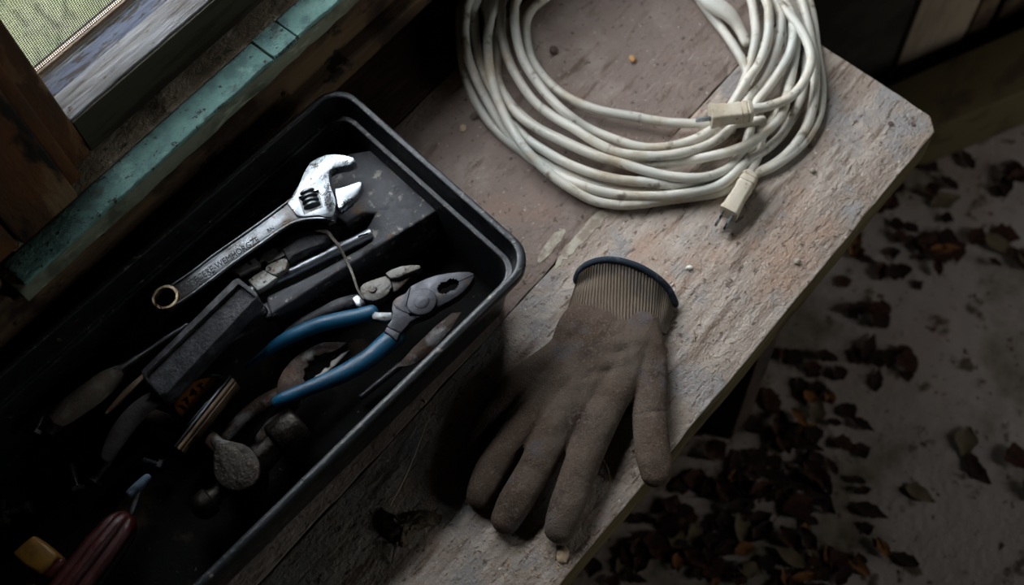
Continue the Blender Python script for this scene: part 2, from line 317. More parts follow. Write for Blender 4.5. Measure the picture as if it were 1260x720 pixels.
def cut(o, cutters):
    for c in cutters:
        m = o.modifiers.new('b', 'BOOLEAN'); m.operation = 'DIFFERENCE'; m.solver = 'EXACT'; m.object = c
    apply_mods(o)
    for c in cutters: me = c.data; bpy.data.objects.remove(c); bpy.data.meshes.remove(me)
    o.data.shade_smooth(); o.data.set_sharp_from_angle(angle=math.radians(40)); return o
def disc(px, py, z, rpx, th, mat, parent=None, name='rivet', sides=32, bev=0.0006, ratio=1.0):
    c = at(px, py, z); r = rpx*(CAMP.z-z)/F*1.08
    v, f = prism([c+Vector((math.cos(2*PI*i/sides)*r, math.sin(2*PI*i/sides)*r*ratio, 0)) for i in range(sides)], th)
    o = link(name, v, f, mat, parent)
    if bev: bevel_obj(o, bev, 2)
    return o
def lathe(p0, axis, prof, sides=28):
    """prof = list of (distance along axis, radius)"""
    a = Vector(axis).normalized(); s = a.cross(Vector((0, 0, 1)))
    if s.length < 1e-3: s = Vector((1, 0, 0))
    s.normalize(); u = s.cross(a); v = []; f = []
    for (d, r) in prof:
        for j in range(sides):
            t = 2*PI*j/sides; v.append(Vector(p0)+a*d+(s*math.cos(t)+u*math.sin(t))*max(r, 1e-5))
    m = len(prof)
    for i in range(m-1):
        for j in range(sides):
            k = (j+1) % sides; f.append((i*sides+j, i*sides+k, (i+1)*sides+k, (i+1)*sides+j))
    f.append(tuple(range(sides))[::-1]); f.append(tuple((m-1)*sides+j for j in range(sides)))
    return v, f
def text_mesh(body, p0, p1, size, z, depth, mat, parent, name='lettering', bold=0.0):
    """lettering whose baseline runs from pixel p0 to p1 on the surface at height z"""
    zz = z if callable(z) else (lambda a, b: z)
    cu = bpy.data.curves.new('t', 'FONT'); cu.body = body; cu.size = 1; cu.extrude = 0.5; cu.resolution_u = 2; cu.offset = bold
    o = bpy.data.objects.new('t', cu); COL.objects.link(o)
    dg = bpy.context.evaluated_depsgraph_get(); me = bpy.data.meshes.new_from_object(o.evaluated_get(dg))
    bpy.data.objects.remove(o)
    a = at(*p0, zz(*p0)); b = at(*p1, zz(*p1)); ex = b-a; W = max(v.co.x for v in me.vertices)
    up = Vector((0, 0, 1)); ey = up.cross(ex).normalized()
    vs = [a + ex*(v.co.x/W) + ey*(v.co.y*size) + up*(v.co.z*depth) for v in me.vertices]
    fs = [tuple(p.vertices) for p in me.polygons]
    bpy.data.meshes.remove(me)
    return link(name, vs, fs, mat, parent, None)

# ================================================================== THE SETTING
def struct_box(name, a, b, mat, parent=None, bev=0.002):
    o = G().box(a, b).link(name, mat, parent)
    if bev: bevel_obj(o, bev, 2)
    if not parent: o['kind'] = 'structure'
    return o
struct_box('floor', (-2.2, -2.4, -0.1), (2.6, 0.70, 0.0), 'floor', bev=0)
struct_box('ceiling', (-2.2, -2.5, 2.4), (2.6, 0.75, 2.5), 'dark_wood', bev=0)
struct_box('wall_left', (-2.3, -2.4, 0), (-2.2, 0.75, 2.4), 'dark_wood', bev=0)
wf = thing('wall_front', None, None, (0, -2.45, 0), kind='structure')
struct_box('wall_panel', (-2.2, -2.5, 0), (1.65, -2.4, 2.4), 'dark_wood', wf, 0)
struct_box('wall_panel', (1.97, -2.5, 0), (2.6, -2.4, 2.4), 'dark_wood', wf, 0)
struct_box('wall_panel', (1.65, -2.5, 2.0), (1.97, -2.4, 2.4), 'dark_wood', wf, 0)
struct_box('wall_right', (2.6, -2.4, 0), (2.7, 0.75, 2.4), 'dark_wood', bev=0)
wb = thing('wall_back', None, None, (0, 0.62, 0), kind='structure')
x0, x1, z0, z1 = WIN
struct_box('wall_panel', (-2.2, 0.622, 0), (2.6, 0.70, 0.48), 'dark_wood', wb, 0)
struct_box('wall_panel', (-2.2, 0.622, 0.48), (0.125, 0.70, 2.4), 'dark_wood', wb, 0)
struct_box('wall_panel', (x1+0.03, 0.622, 0.48), (2.6, 0.70, 2.4), 'dark_wood', wb, 0)
struct_box('wall_panel', (0.05, 0.622, z1), (x1+0.03, 0.70, 2.4), 'dark_wood', wb, 0)
# horizontal boards under the window stool
struct_box('plank', (-1.2, 0.586, 0.424), (1.5, 0.622, 0.4835), 'wall_wood', wb, 0.003)
struct_box('plank', (-1.2, 0.572, 0.402), (1.5, 0.622, 0.4215), 'wall_wood', wb, 0.004)
struct_box('plank', (-1.6, 0.600, 0.50), (-0.03, 0.622, 0.64), 'dark_wood', wb, 0.003)
struct_box('plank', (-1.6, 0.600, 0.644), (-0.03, 0.622, 0.80), 'dark_wood', wb, 0.003)

win = thing('window_1', None, None, (0.7, 0.6, 0.48), kind='structure')
# teal painted stool, broken into lengths by cracks in the paint
xs = [0.036, 0.3035, 0.3310, 0.78, 1.45]
def rough_board(name, x0, x1, y0, y1, z0, z1, mat, parent, jag=0.0, seed=0, nx=60, bev=0.0012):
    rr = random.Random(seed); top = []
    for i in range(nx+1): top.append((x0+(x1-x0)*i/nx, y0 + (rr.random()-0.5)*jag + mnoise.noise(Vector((i*0.35, seed, 0)))*jag, z1))
    for i in range(nx+1): top.append((x1-(x1-x0)*i/nx, y1, z1))
    v, f = prism(top, z1-z0); o = link(name, v, f, mat, parent); 
    if bev: bevel_obj(o, bev, 2, 50)
    return o
for i in range(4):
    g = 0.0009
    rough_board('sill_board', xs[i]+g, xs[i+1]-g, 0.5735, 0.6005, 0.4955, 0.5000+0.0006*(i == 1), 'teal', win, 0.0012, 11+i, 50, 0.0016)
rough_board('stool_edge', 0.030, 1.45, 0.5742, 0.600, 0.4775, 0.4952, 'teal_edge', win, 0.0014, 21, 120, 0.0015)
struct_box('sill_ledge', (0.05, 0.6012, 0.484), (1.45, 0.660, 0.4990), 'grit_sill', win, 0.0005)
rough_board('sash_rail', 0.1485, x1, 0.6275, 0.655, 0.512, 0.5400, 'grey_rail', win, 0.0006, 31, 110, 0.0010)
struct_box('rail_shade_face', (0.1485, 0.6245, 0.4975), (x1, 0.6268, 0.5385), 'rail_shade_face', win, 0.0006)  # thin added board, coloured dark as the shaded rail front
rough_board('sash_rail', 0.1485, x1, 0.6555, 0.6765, 0.512, 0.5385, 'blue_flake', win, 0.0014, 32, 110, 0.001)
struct_box('sash_rail', (0.1485, 0.632, 0.497), (x1, 0.676, 0.5115), 'dark_wood', win, 0.001)
struct_box('outer_sill', (0.05, 0.682, 0.47), (1.45, 0.731, 0.497), 'sill_shade', win, 0.002)  # shade beyond the screen is in its colour
struct_box('jamb_block', (0.05, 0.655, 0.480), (0.1475, 0.74, 0.5135), 'post', win, 0.001)
struct_box('screen_frame', (0.1485, 0.6775, 0.5405), (x1, 0.684, 0.5440), 'tan_bar', win, 0.0006)
struct_box('window_jamb', (0.126, 0.622, 0.5005), (0.1475, 0.74, z1), 'post', win, 0.0025)
struct_box('window_jamb', (0.116, 0.610, 0.5015), (0.127, 0.660, z1), 'post', win, 0.0015)
struct_box('window_casing', (0.058, 0.598, 0.5010), (0.1145, 0.650, z1+0.06), 'post', win, 0.003)
struct_box('window_casing', (0.0305, 0.600, 0.5010), (0.056, 0.650, z1+0.06), 'post', win, 0.003)
struct_box('window_casing', (-0.030, 0.592, 0.486), (0.0285, 0.640, z1+0.06), 'post', win, 0.003)
struct_box('window_jamb', (x1, 0.60, 0.5005), (x1+0.05, 0.74, z1+0.05), 'post', win, 0.002)
struct_box('window_head', (0.05, 0.60, z1), (x1+0.05, 0.74, z1+0.05), 'post', win, 0.002)
# insect screen: woven wires, one joined part
g = G(); pit = 0.0019; wr = 0.00027; ys = 0.6805
zz_ = 0.5442
while zz_ < 0.80:
    g.box((x0, ys-wr, zz_-wr), (x1, ys+wr, zz_+wr)); zz_ += pit
xx = x0+0.001
while xx < x1:
    g.box((xx-wr, ys-wr*1.6, 0.5405), (xx+wr, ys-wr*0.2, 0.80)); xx += pit
o = g.link('insect_screen', 'screen', win, None); o['kind'] = 'stuff'
struct_box('screen_frame', (0.1485, 0.674, 0.80), (x1, 0.688, 0.82), 'grey_rail', win, 0.001)

# outside ground, grass and a stone
o = struct_box('ground', (-14, 0.705, -0.45), (14, 16, -0.30), 'lawn', bev=0)
rr = random.Random(5); g = G()
for i in range(5000):
    x = rr.uniform(-0.2, 2.4); y = rr.uniform(0.80, 3.4); h = rr.uniform(0.03, 0.10); a = rr.uniform(0, 2*PI); wd = rr.uniform(0.002, 0.005)
    dx, dy = math.cos(a)*wd, math.sin(a)*wd; lx, ly = rr.uniform(-.5, .5)*h, rr.uniform(-.5, .5)*h
    g.add([(x-dx, y-dy, -.302), (x+dx, y+dy, -.302), (x+lx*.5+dx*.7, y+ly*.5+dy*.7, -.3+h*.6), (x+lx*.5-dx*.7, y+ly*.5-dy*.7, -.3+h*.6), (x+lx, y+ly, -.3+h)], [(0, 1, 2, 3), (3, 2, 4)])
tag(g.link('grass', 'blade', None, None), 'blurred green grass growing outside the window screen', 'grass', kind='stuff')

# angled boarded partition beyond the bench end
pr = thing('wall_partition', None, None, (1.0, 0.27, 0), kind='structure')
A = at(1095, 102, 0.03); B = at(1260, 28, 0.03); d = (B-A); d.z = 0; d.normalize(); nrm = Vector((d.y, -d.x, 0))   # towards the room
if nrm.dot(Vector((0, 0, 0))-A) < 0: nrm = -nrm
def board(name, s0, s1, za, zb, n0, n1, mat):
    P = [A+d*s0+nrm*n0, A+d*s1+nrm*n0, A+d*s1+nrm*n1, A+d*s0+nrm*n1]
    v = [(p.x, p.y, za) for p in P]+[(p.x, p.y, zb) for p in P]
    o = link(name, v, [(0,3,2,1),(4,5,6,7),(0,1,5,4),(1,2,6,5),(2,3,7,6),(3,0,4,7)], mat, pr); bevel_obj(o, 0.003, 2); return o
board('plank', 0.000, 0.100, 0.0, 1.2, -0.03, 0.0, 'board_far')
board('plank', 0.103, 0.135, 0.0, 1.2, -0.03, 0.0, 'wall_wood')
board('plank', 0.150, 0.300, 0.0, 1.2, -0.03, -0.004, 'wall_wood')
board('plank', 0.305, 0.450, 0.0, 1.2, -0.03, -0.002, 'wall_wood')
board('plank', 0.455, 0.600, 0.0, 1.2, -0.03, -0.002, 'wall_wood')
board('plank', -0.20, -0.003, 0.0, 1.2, -0.03, -0.004, 'shade_plank')  # added dark plank in place of the shaded wall and floor behind
o = link('base_beam', *prism([at(1088, 106, .09), at(1500, -72, .09), at(1513, 10, .09), at(1165, 153, .09), at(1100, 158, .09)], 0.09), 'board_low', pr); bevel_obj(o, 0.004, 3)

# ================================================================== BENCH
bench = thing('workbench', 'low wooden bench of thick worn planks standing under the window', 'bench', (0.1, 0.35, 0))
def plank_top(name, x0, x1, y0, y1, mat, seed, cr=0.0, jag=0.0016):
    """weathered plank with an uneven long edge and a rounded front corner"""
    pts = []; n = 150
    for i in range(n+1):
        x = x0+(x1-x0)*i/n; yy = y0 + mnoise.noise(Vector((x*40, seed, 0)))*jag + mnoise.noise(Vector((x*9, seed, 3)))*jag*0.8
        if cr and x1-x < cr: yy += cr-math.sqrt(max(cr*cr-(cr-(x1-x))**2, 0))
        pts.append((x, yy, BZ))
    m = 40
    for i in range(1, m):
        y = y0+cr+(y1-y0-cr)*i/m; pts.append((x1+mnoise.noise(Vector((seed, y*40, 0)))*0.0012 + (y-0.14)*0.05, y, BZ))
    for i in range(n+1):
        x = x1-(x1-x0)*i/n; pts.append((x + (0.009 if i == 0 else 0), y1 + mnoise.noise(Vector((x*30, seed+5, 0)))*0.0006, BZ))
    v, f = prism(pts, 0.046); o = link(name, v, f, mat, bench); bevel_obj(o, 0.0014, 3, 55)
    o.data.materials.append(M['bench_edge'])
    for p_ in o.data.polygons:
        if p_.normal.z < 0.45: p_.material_index = 1  # side faces get the darkened edge colour
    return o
plank_top('plank', -1.1, 0.6875, 0.1395, 0.3206, 'bench', 3, cr=0.012)
plank_top('plank', -1.1, 0.6955, 0.3211, 0.5285, 'bench_back', 8)
plank_top('plank', -1.1, 0.704, 0.5300, 0.618, 'dark_wood', 12)
for xa in (0.446, -0.55):
    o = G().box((xa, 0.150, 0.0), (xa+0.036, 0.57, BZ-0.0465)).link('leg', 'dark_wood', bench); bevel_obj(o, 0.002)
o = G().box((-0.514, 0.33, 0.10), (0.4455, 0.36, 0.16)).link('stretcher', 'dark_wood', bench); bevel_obj(o, 0.002)
# worn strips of old pale paint along the joint
def patch(pp, seed, th=0.0005):
    q = smooth_path(pp, 5, True); pts = []
    for i, p in enumerate(q):
        j = 3.2*mnoise.noise(Vector((p[0]*0.21, p[1]*0.21, seed))); k = 3.2*mnoise.noise(Vector((p[0]*0.21, p[1]*0.21, seed+9)))
        pts.append(at(p[0]+j, p[1]+k, BZ+th))
    v, f = prism(pts, th*1.8); return link('paint_patch', v, f, 'pale_paint', bench)
patch([(733, 262), (752, 258), (741, 274), (718, 298), (697, 318), (683, 330), (690, 312), (708, 290)], 1)
patch([(680, 288), (696, 283), (690, 296), (668, 320), (662, 318)], 2)

# ================================================================== TRAY
th_ = math.radians(-2.6)
TA = Vector((0.318, 0.3030, 0)); TL = 0.56; TWd = 0.2480     # near right corner, length, width
ux = Vector((-math.cos(th_), -math.sin(th_), 0)); uy = Vector((0.0, 1, 0)); uy = Vector((math.sin(0.095), math.cos(0.095), 0))
tray = thing('tool_tray', 'deep black plastic tool tray with rounded corners, full of hand tools', 'tray', TA+ux*TL/2+uy*TWd/2+Vector((0, 0, BZ)))
def rrect(inset, z, r0=0.026, seg=8):
    r = max(r0-inset*0.55, 0.006); L = TL-2*inset; W = TWd-2*inset; o = TA+ux*inset+uy*inset; pts = []
    for (cx, cy, a0) in ((r, r, PI), (L-r, r, 1.5*PI), (L-r, W-r, 0), (r, W-r, 0.5*PI)):
        for k in range(seg+1):
            a = a0+0.5*PI*k/seg
            pts.append(o + ux*(cx+r*math.cos(a)) + uy*(cy+r*math.sin(a)) + Vector((0, 0, z)))
    return pts
prof = [(0.0032, 0.4405), (0.0005, 0.4402), (0.0, 0.4415), (0.0, 0.4480), (0.0008, 0.4498), (0.0022, 0.4506), (0.0050, 0.4506), (0.0062, 0.4500), (0.0068, 0.4485),
        (0.0096, 0.4320), (0.0102, 0.4300), (0.0112, 0.4292), (0.0135, 0.4296), (0.0148, 0.4292), (0.0156, 0.4275), (0.0215, 0.3720), (0.0235, 0.3672), (0.028, 0.3645), (0.04, 0.3640)]
v = []; f = []
for (i_, z_) in prof: v += rrect(i_, z_)
n = len(rrect(0, 0)); m = len(prof)
for i in range(m-1):
    for j in range(n): k = (j+1) % n; f.append((i*n+j, i*n+k, (i+1)*n+k, (i+1)*n+j))
f.append(tuple((m-1)*n+j for j in range(n)))
base = len(v); prof2 = [(0.0032, 0.4405), (0.0045, 0.4470), (0.0115, 0.4270), (0.0195, 0.3660), (0.024, 0.3606)]
for (i_, z_) in prof2: v += rrect(i_, z_)
for i in range(len(prof2)-1):
    for j in range(n): k = (j+1) % n; f.append((base+i*n+j, base+(i+1)*n+j, base+(i+1)*n+k, base+i*n+k))
f.append(tuple(base+(len(prof2)-1)*n+j for j in range(n))[::-1])
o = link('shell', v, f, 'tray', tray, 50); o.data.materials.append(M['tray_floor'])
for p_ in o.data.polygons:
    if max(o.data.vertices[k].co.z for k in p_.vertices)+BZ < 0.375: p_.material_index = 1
o.data.materials.append(M['rim_wear_glint'])
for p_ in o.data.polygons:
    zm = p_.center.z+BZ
    if zm > 0.4501 or 0.4288 < zm < 0.4302: p_.material_index = 2  # lip top and inner ledge get the painted bright lines
# moulded platform with a narrow arm between the compartments
zp = 0.413
pp = [(459, 184), (546, 254), (456, 310), (333, 388), (327, 365), (392, 334), (440, 307), (458, 296), (457, 286), (449, 284), (462, 262), (446, 262), (425, 275), (405, 262), (400, 235), (415, 200), (430, 188)]
top = [at(x, y, zp) for x, y in pp]
cen = at(470, 260, zp)
o = link('divider', *prism(top, 0.0480), 'divider', tray); bevel_obj(o, 0.0022, 3, 25)

# ================================================================== TOOLS
# --- adjustable wrench
zw = zlin((203, 365), 0.4345, (425, 215), 0.4440)
wr_ = thing('adjustable_wrench', 'chrome adjustable wrench with a round hanging hole lying on top of the tools', 'wrench', at(310, 290, 0.42))
bodyo = [(214, 350), (235, 335), (262, 313), (311, 279), (345, 254), (358, 243), (367, 228), (377, 207), (400, 222), (414, 255), (410, 268), (393, 266), (360, 273), (327, 293), (287, 321), (243, 355), (218, 374)]
bd = plate('body', bodyo, lambda x, y: zw(x, y)-0.0022, 0.0055, 'chrome_dark', wr_, 0.0006)
heado = [(353, 250), (362, 239), (368, 226), (374, 211), (381, 200), (391, 193.5), (402, 190), (412, 189.3), (424, 190.5), (434, 193.2), (438, 198.5), (432, 202.5), (422, 204.5), (412, 206.5), (406, 210), (405, 218), (407, 229), (411, 240), (414, 250), (413, 259), (409, 267), (400, 267.5), (392, 265), (376, 267), (366, 266), (360, 259)]
hd = plate('head', heado, zw, 0.0105, 'chrome', wr_, 0.0009)
c1 = link('c', *pxprism([(366, 240), (391, 231), (397, 253), (373, 262)], lambda x, y: zw(x, y)+0.003, 0.02), 'chrome', wr_)
cut(hd, [c1])
# raised rims of the shank
def rail(pts, wd, name='r'):
    q = smooth_path(pts, 6); return link(name, *pxtube([(p[0], p[1], zw(p[0], p[1])-0.0022, wd) for p in q], n=0, sides=10, flat=0.62), 'chrome', wr_)
r1 = rail([(212, 351), (235, 335.5), (263, 314), (311, 280.5), (345, 255.5), (356, 247)], 5.0)
r2 = rail([(216, 376), (243, 357), (287, 323.5), (327, 295.5), (345, 283), (361, 274), (378, 269.5), (402, 268.5)], 6.0)
r3 = rail([(357, 248), (362, 258), (367, 268)], 3.0)
# ring
c = at(203, 365.5, zw(203, 365)); kpx = (CAMP.z-0.43)/F
v = []; f = []; S = 40
ringprof = [(13.0, -0.006), (13.0, -0.0008), (13.8, 0.0), (17.2, 0.0), (18.8, -0.0012), (18.8, -0.006)]
for j in range(S):
    a = 2*PI*j/S
    for (r_, dz) in ringprof: v.append(c + Vector((math.cos(a)*r_*kpx*1.06, math.sin(a)*r_*kpx*1.06, dz)))
q = len(ringprof)
for j in range(S):
    k = (j+1) % S
    for i in range(q): f.append((j*q+i, j*q+(i+1) % q, k*q+(i+1) % q, k*q+i))
link('eye', v, f, 'brassy', wr_)
join_into(bd, r1, r2, r3)
jaw = [(412, 237), (411.5, 232), (418, 231), (432, 226.5), (442, 223), (445.5, 224.5), (444.5, 231), (440, 238), (433, 246), (425, 252.5), (418, 257.5), (415.5, 255)]
plate('movable_jaw', jaw, lambda x, y: zw(x, y)-0.0008, 0.0095, 'chrome', wr_, 0.0008)
plate('jaw_slide', [(412, 252), (417, 256), (412, 272), (404, 276), (401, 268)], lambda x, y: zw(x, y)-0.0075, 0.004, 'brassy', wr_, 0.0006)
a0 = at(378.5, 236, 0.4385); a1 = at(385.5, 257, 0.4385); dv = (a1-a0); Lw = dv.length
pf = [(0, 0.0022)]
for i in range(4):
    t = Lw*(i+0.5)/4; h = Lw/8*0.95
    pf += [(t-h, 0.0026), (t-h*0.4, 0.0074), (t+h*0.4, 0.0074), (t+h, 0.0026)]
pf += [(Lw, 0.0022)]
link('adjusting_screw', *lathe(a0, dv, pf, 24), 'chrome_dark', wr_)
text_mesh('TIECERE-WEMHORGZE', (234, 353), (320, 297), 0.0085, lambda x, y: zw(x, y)-0.0021, 0.0006, 'ink', wr_)
text_mesh('BN', (330, 287), (338, 282), 0.0056, lambda x, y: zw(x, y)-0.0021, 0.0006, 'ink', wr_)

# --- steel rod in the slot
zr = zlin((455, 289), 0.4165, (315, 357), 0.4150)
rod = thing('steel_rod', 'shiny round steel rod lying in the slot of the black divider', 'rod', at(385, 322, 0.40))
path = [(457, 287), (420, 304.5), (385, 322), (350, 339), (315, 356), (285, 371)]
link('shaft', *pxtube([(x, y, zr(x, y)-0.004, 14.5) for x, y in path], n=2, sides=28, capround=False), 'rod_steel', rod)
link('split_tip', *pxtube([(441, 291, 0.4225, 2.2), (452, 287.5, 0.4225, 2.2)], n=2, sides=8), 'black_slot', rod)

# --- speckled small pliers beside the rod
sp = thing('small_pliers', 'small pliers with speckled pale jaws half under the chrome wrench', 'pliers', at(335, 328, 0.39))
zs = 0.4215
a_ = plate('jaw', [(319, 322), (321, 315), (327, 309.5), (336, 305), (344, 303), (349, 307), (351, 314), (340, 320), (330, 323.5), (326, 320), (322, 321)], zs, 0.010, 'speckle_pale', sp, 0.0007)
b_ = plate('jaw', [(330, 325), (341, 320.5), (352, 315.5), (355, 321), (351, 331), (341, 338), (334, 337), (326, 333), (327, 329)], zs, 0.010, 'speckle_pale', sp, 0.0007)
plate('arm', [(305, 345), (314, 338), (324, 332), (334, 338), (341, 341), (330, 350), (317, 358)], zs-0.001, 0.008, 'speckle_pale', sp, 0.0007)
plate('arm', [(285, 333), (300, 325), (313, 317), (319, 322), (321, 327), (308, 331), (294, 338)], zs-0.001, 0.008, 'speckle_pale', sp, 0.0007)
plate('grip', [(344, 302), (352, 293), (368, 286), (393, 283.5), (404, 289), (400, 299), (380, 306), (362, 314), (355, 321)], 0.4245, 0.014, 'black_grip', sp, 0.0012)

# --- black channel-shaped handle of an unidentified tool
zb = zlin((305, 350), 0.4480, (183, 465), 0.4300)
bh = thing('black_tool_handle', 'long black rectangular tool handle lying across the tray', 'tool handle', at(245, 408, 0.42))
outl = [(287, 343.5), (293, 341), (316, 360), (317, 365), (206, 484), (196, 488), (176, 466), (173, 456)]
inl = [(292, 346.5), (313, 363), (204, 479), (197, 481), (179, 463), (178, 457)]
bb = plate('casing', outl, zb, 0.0215, 'black_grip', bh, 0.0016)
cc = link('c', *pxprism(inl, lambda x, y: zb(x, y)+0.004, 0.0075), 'black_grip', bh)
cut(bb, [cc])

# --- blue pliers
bp = thing('combination_pliers', 'grey steel combination pliers with two blue grips near the tray corner', 'pliers', at(470, 410, 0.40))
zj = zlin((480, 405), 0.4280, (582, 338), 0.4240)
ho = [(505, 352), (515, 347), (525, 342.5), (537, 338.5), (550, 336), (564, 334.5), (577, 334.3), (583, 336.5), (583.5, 341), (578, 350), (571, 358), (564, 364), (552, 371), (539, 378), (532, 384), (524, 388), (513, 391.5), (505, 396), (499, 403), (493, 410), (480, 404), (476, 401), (481, 394), (483, 388), (482, 380), (483, 372), (486, 367.5), (491, 364), (499, 361)]
hd = plate('jaws', ho, zj, 0.0105, 'steel', bp, 0.0009)
teeth = []
for i in range(40):
    a = 2*PI*i/40; rx = 14.0 + (1.2 if i % 2 else -0.6); ry = 8.0 + (1.2 if i % 2 else -0.6)
    if abs(math.cos(a)) < 0.25: ry *= 0.78
    x = rx*math.cos(a); y = ry*math.sin(a); t = math.radians(-24)
    teeth.append((551+x*math.cos(t)-y*math.sin(t), 351+x*math.sin(t)+y*math.cos(t)))
c1 = link('c', *pxprism(teeth, lambda x, y: zj(x, y)+0.002, 0.02), 'steel', bp)
c2 = link('c', *pxprism([(560, 347.5), (560, 346.3), (584, 335.9), (584, 336.9)], lambda x, y: zj(x, y)+0.002, 0.006), 'steel', bp)
cut(hd, [c1, c2])
jd = disc(519, 371, 0.4290, 19.5, 0.004, 'steel', bp, 'joint', 40, 0.0006, 0.93)
plate('joint', [(499, 361), (505, 352), (500, 376), (505, 388), (524, 388), (513, 391.5), (500, 385), (487, 380), (483, 372), (488, 366)], lambda x, y: 0.4275, 0.004, 'steel', bp, 0.0005)
disc(519, 371, 0.4293, 10, 0.002, 'steel', bp, 'rivet', 32, 0.0004, 0.95)
plate('tang', [(456, 381), (466, 384), (482, 384), (484, 392), (475, 396), (458, 393)], 0.4255, 0.005, 'chrome_dark', bp, 0.0009)
plate('tang', [(476, 401), (493, 410), (488, 420), (472, 408)], 0.4275, 0.009, 'steel', bp, 0.0012)
link('grip', *pxtube([(457, 384.5, 0.4215, 20), (440, 389, 0.4205, 20), (420, 393, 0.4195, 20.5), (392, 400, 0.4170, 20), (365, 411, 0.4130, 19), (345, 421, 0.4085, 17), (328, 433, 0.4030, 12), (314, 444, 0.3970, 9), (304, 451, 0.392, 8)], n=5, sides=20, flat=0.8), 'blue_grip', bp)
link('grip', *pxtube([(487, 414, 0.4200, 27), (474, 424, 0.4195, 26), (458, 438, 0.4190, 25), (440, 450, 0.4185, 24), (420, 461, 0.4175, 23), (395, 472, 0.4160, 20.5), (370, 482, 0.4150, 18), (350, 490, 0.4140, 16.5), (340, 494.5, 0.4130, 13)], n=5, sides=20, flat=0.8), 'blue_grip', bp)

# --- diagonal cutters
dp = thing('diagonal_cutters', 'rusty diagonal cutters with a round rivet behind the blue pliers', 'pliers', at(465, 355, 0.39))
zc = 0.4150
plate('jaw', [(474, 336), (482, 331), (494, 327), (508, 325.5), (517, 326), (518, 330), (508, 334), (498, 338), (489, 342), (480, 343)], zc+0.001, 0.010, 'speckle', dp, 0.0008)
plate('jaw', [(480, 345), (489, 343), (499, 339), (516, 331), (510, 338), (500, 347), (490, 357), (484, 360)], zc-0.003, 0.009, 'rust', dp, 0.0008)
plate('joint', [(442, 354), (447, 348.5), (455, 345), (465, 342), (474, 339), (480, 344), (483, 352), (478, 362), (470, 367), (461, 371), (450, 369), (444, 363)], zc, 0.010, 'speckle', dp, 0.0010)
disc(458, 355, zc+0.0012, 5.5, 0.003, 'speckle', dp, 'rivet')
plate('collar', [(432, 367), (440, 361), (450, 372), (444, 379), (438, 377)], zc-0.002, 0.010, 'chrome', dp, 0.0012)
link('handle', *pxtube([(438, 371, 0.406, 19), (418, 377, 0.402, 20), (398, 387, 0.398, 19), (375, 398, 0.394, 17), (352, 412, 0.390, 15)], n=4, sides=16), 'black_grip', dp)

wi = thing('wire_tie', 'thin bent wire hooked across the rod and divider', 'wire', at(420, 320, 0.42))
link('wire', *pxtube([(388, 284, 0.4265, 3.0), (402, 285.5, 0.4275, 5.5), (409, 293, 0.4270, 4.5), (417, 303, 0.4255, 4.2), (426, 320, 0.4190, 3.8), (434, 338, 0.4190, 3.6), (440, 356, 0.4185, 3.2), (447, 368, 0.4170, 3.0)], n=5, sides=8, flat=0.6), 'twine', wi)

# --- rusty big pliers under the blue grip
rpz = 0.4030
rp_ = thing('slip_joint_pliers', 'rusty slip joint pliers with a toothed mouth below the blue grip', 'pliers', at(375, 465, 0.38))
up_ = [(427, 421.5), (414, 420.5), (398, 421), (384, 426), (370, 434), (358, 444), (348, 456), (342, 468), (340, 480), (345, 490), (360, 490), (374, 484), (380, 473), (372.5, 466), (376, 460), (374, 454), (380, 451), (379, 445), (386, 443), (387, 437.5), (394, 437.5), (399, 434.5), (408, 433.5), (418, 429)]
plate('jaw', up_, rpz, 0.009, 'rust', rp_, 0.0008)
plate('jaw', [(431, 430), (424, 438), (414, 449), (406, 456), (398, 462), (385, 470), (387, 462), (394, 459), (399, 452), (405, 452), (407, 444), (413, 441), (420, 435)], rpz-0.001, 0.009, 'speckle', rp_, 0.0008)
link('handle', *pxtube([(352, 484, 0.396, 24), (328, 494, 0.391, 22), (302, 512, 0.386, 19), (275, 540, 0.382, 17)], n=5, sides=16, flat=0.5), 'rust', rp_)
link('handle', *pxtube([(364, 492, 0.388, 22), (345, 512, 0.384, 20), (322, 540, 0.380, 17)], n=5, sides=16, flat=0.5), 'rust', rp_)

# --- dull scraper under the right pliers
sc_ = thing('scraper_blade', 'dull brown steel scraper blade beneath the jaws of the blue pliers', 'scraper', at(530, 425, 0.37))
plate('blade', [(487, 452), (508, 428), (535, 402), (556, 385), (568, 384), (556, 404), (528, 437), (505, 450)], 0.3790, 0.0018, 'rust', sc_, 0.0004)
link('tang', *pxtube([(492, 450, 0.376, 9), (470, 468, 0.3745, 8), (445, 488, 0.3735, 8)], n=3, sides=12), 'steel', sc_)

# --- ball peen hammer
hm = thing('ball_peen_hammer', 'ball peen hammer with a worn round steel head near the tray front', 'hammer', at(292, 575, 0.37))
zh = 0.395
a0 = at(238, 633, zh); a1 = at(372, 521, zh); ax = (a1-a0).normalized(); TLh = (a1-a0).length
pe = []
for k in range(9):
    a = PI/2*k/8; pe.append((0.011-0.0108*math.cos(a), 0.0002+0.0112*math.sin(a)))
s = TLh
pf = pe + [(0.017, 0.0112), (0.0185, 0.0080), (0.024, 0.0062), (0.031, 0.0075), (0.036, 0.010)] + [(s*0.62, 0.0125), (s*0.70, 0.0105), (s*0.745, 0.0110), (s*0.765, 0.0165), (s*0.775, 0.0175), (s*0.965, 0.0178), (s*0.99, 0.0168), (s, 0.0150)]
h1 = link('head', *lathe(a0, ax, pf, 40), 'hammer', hm)
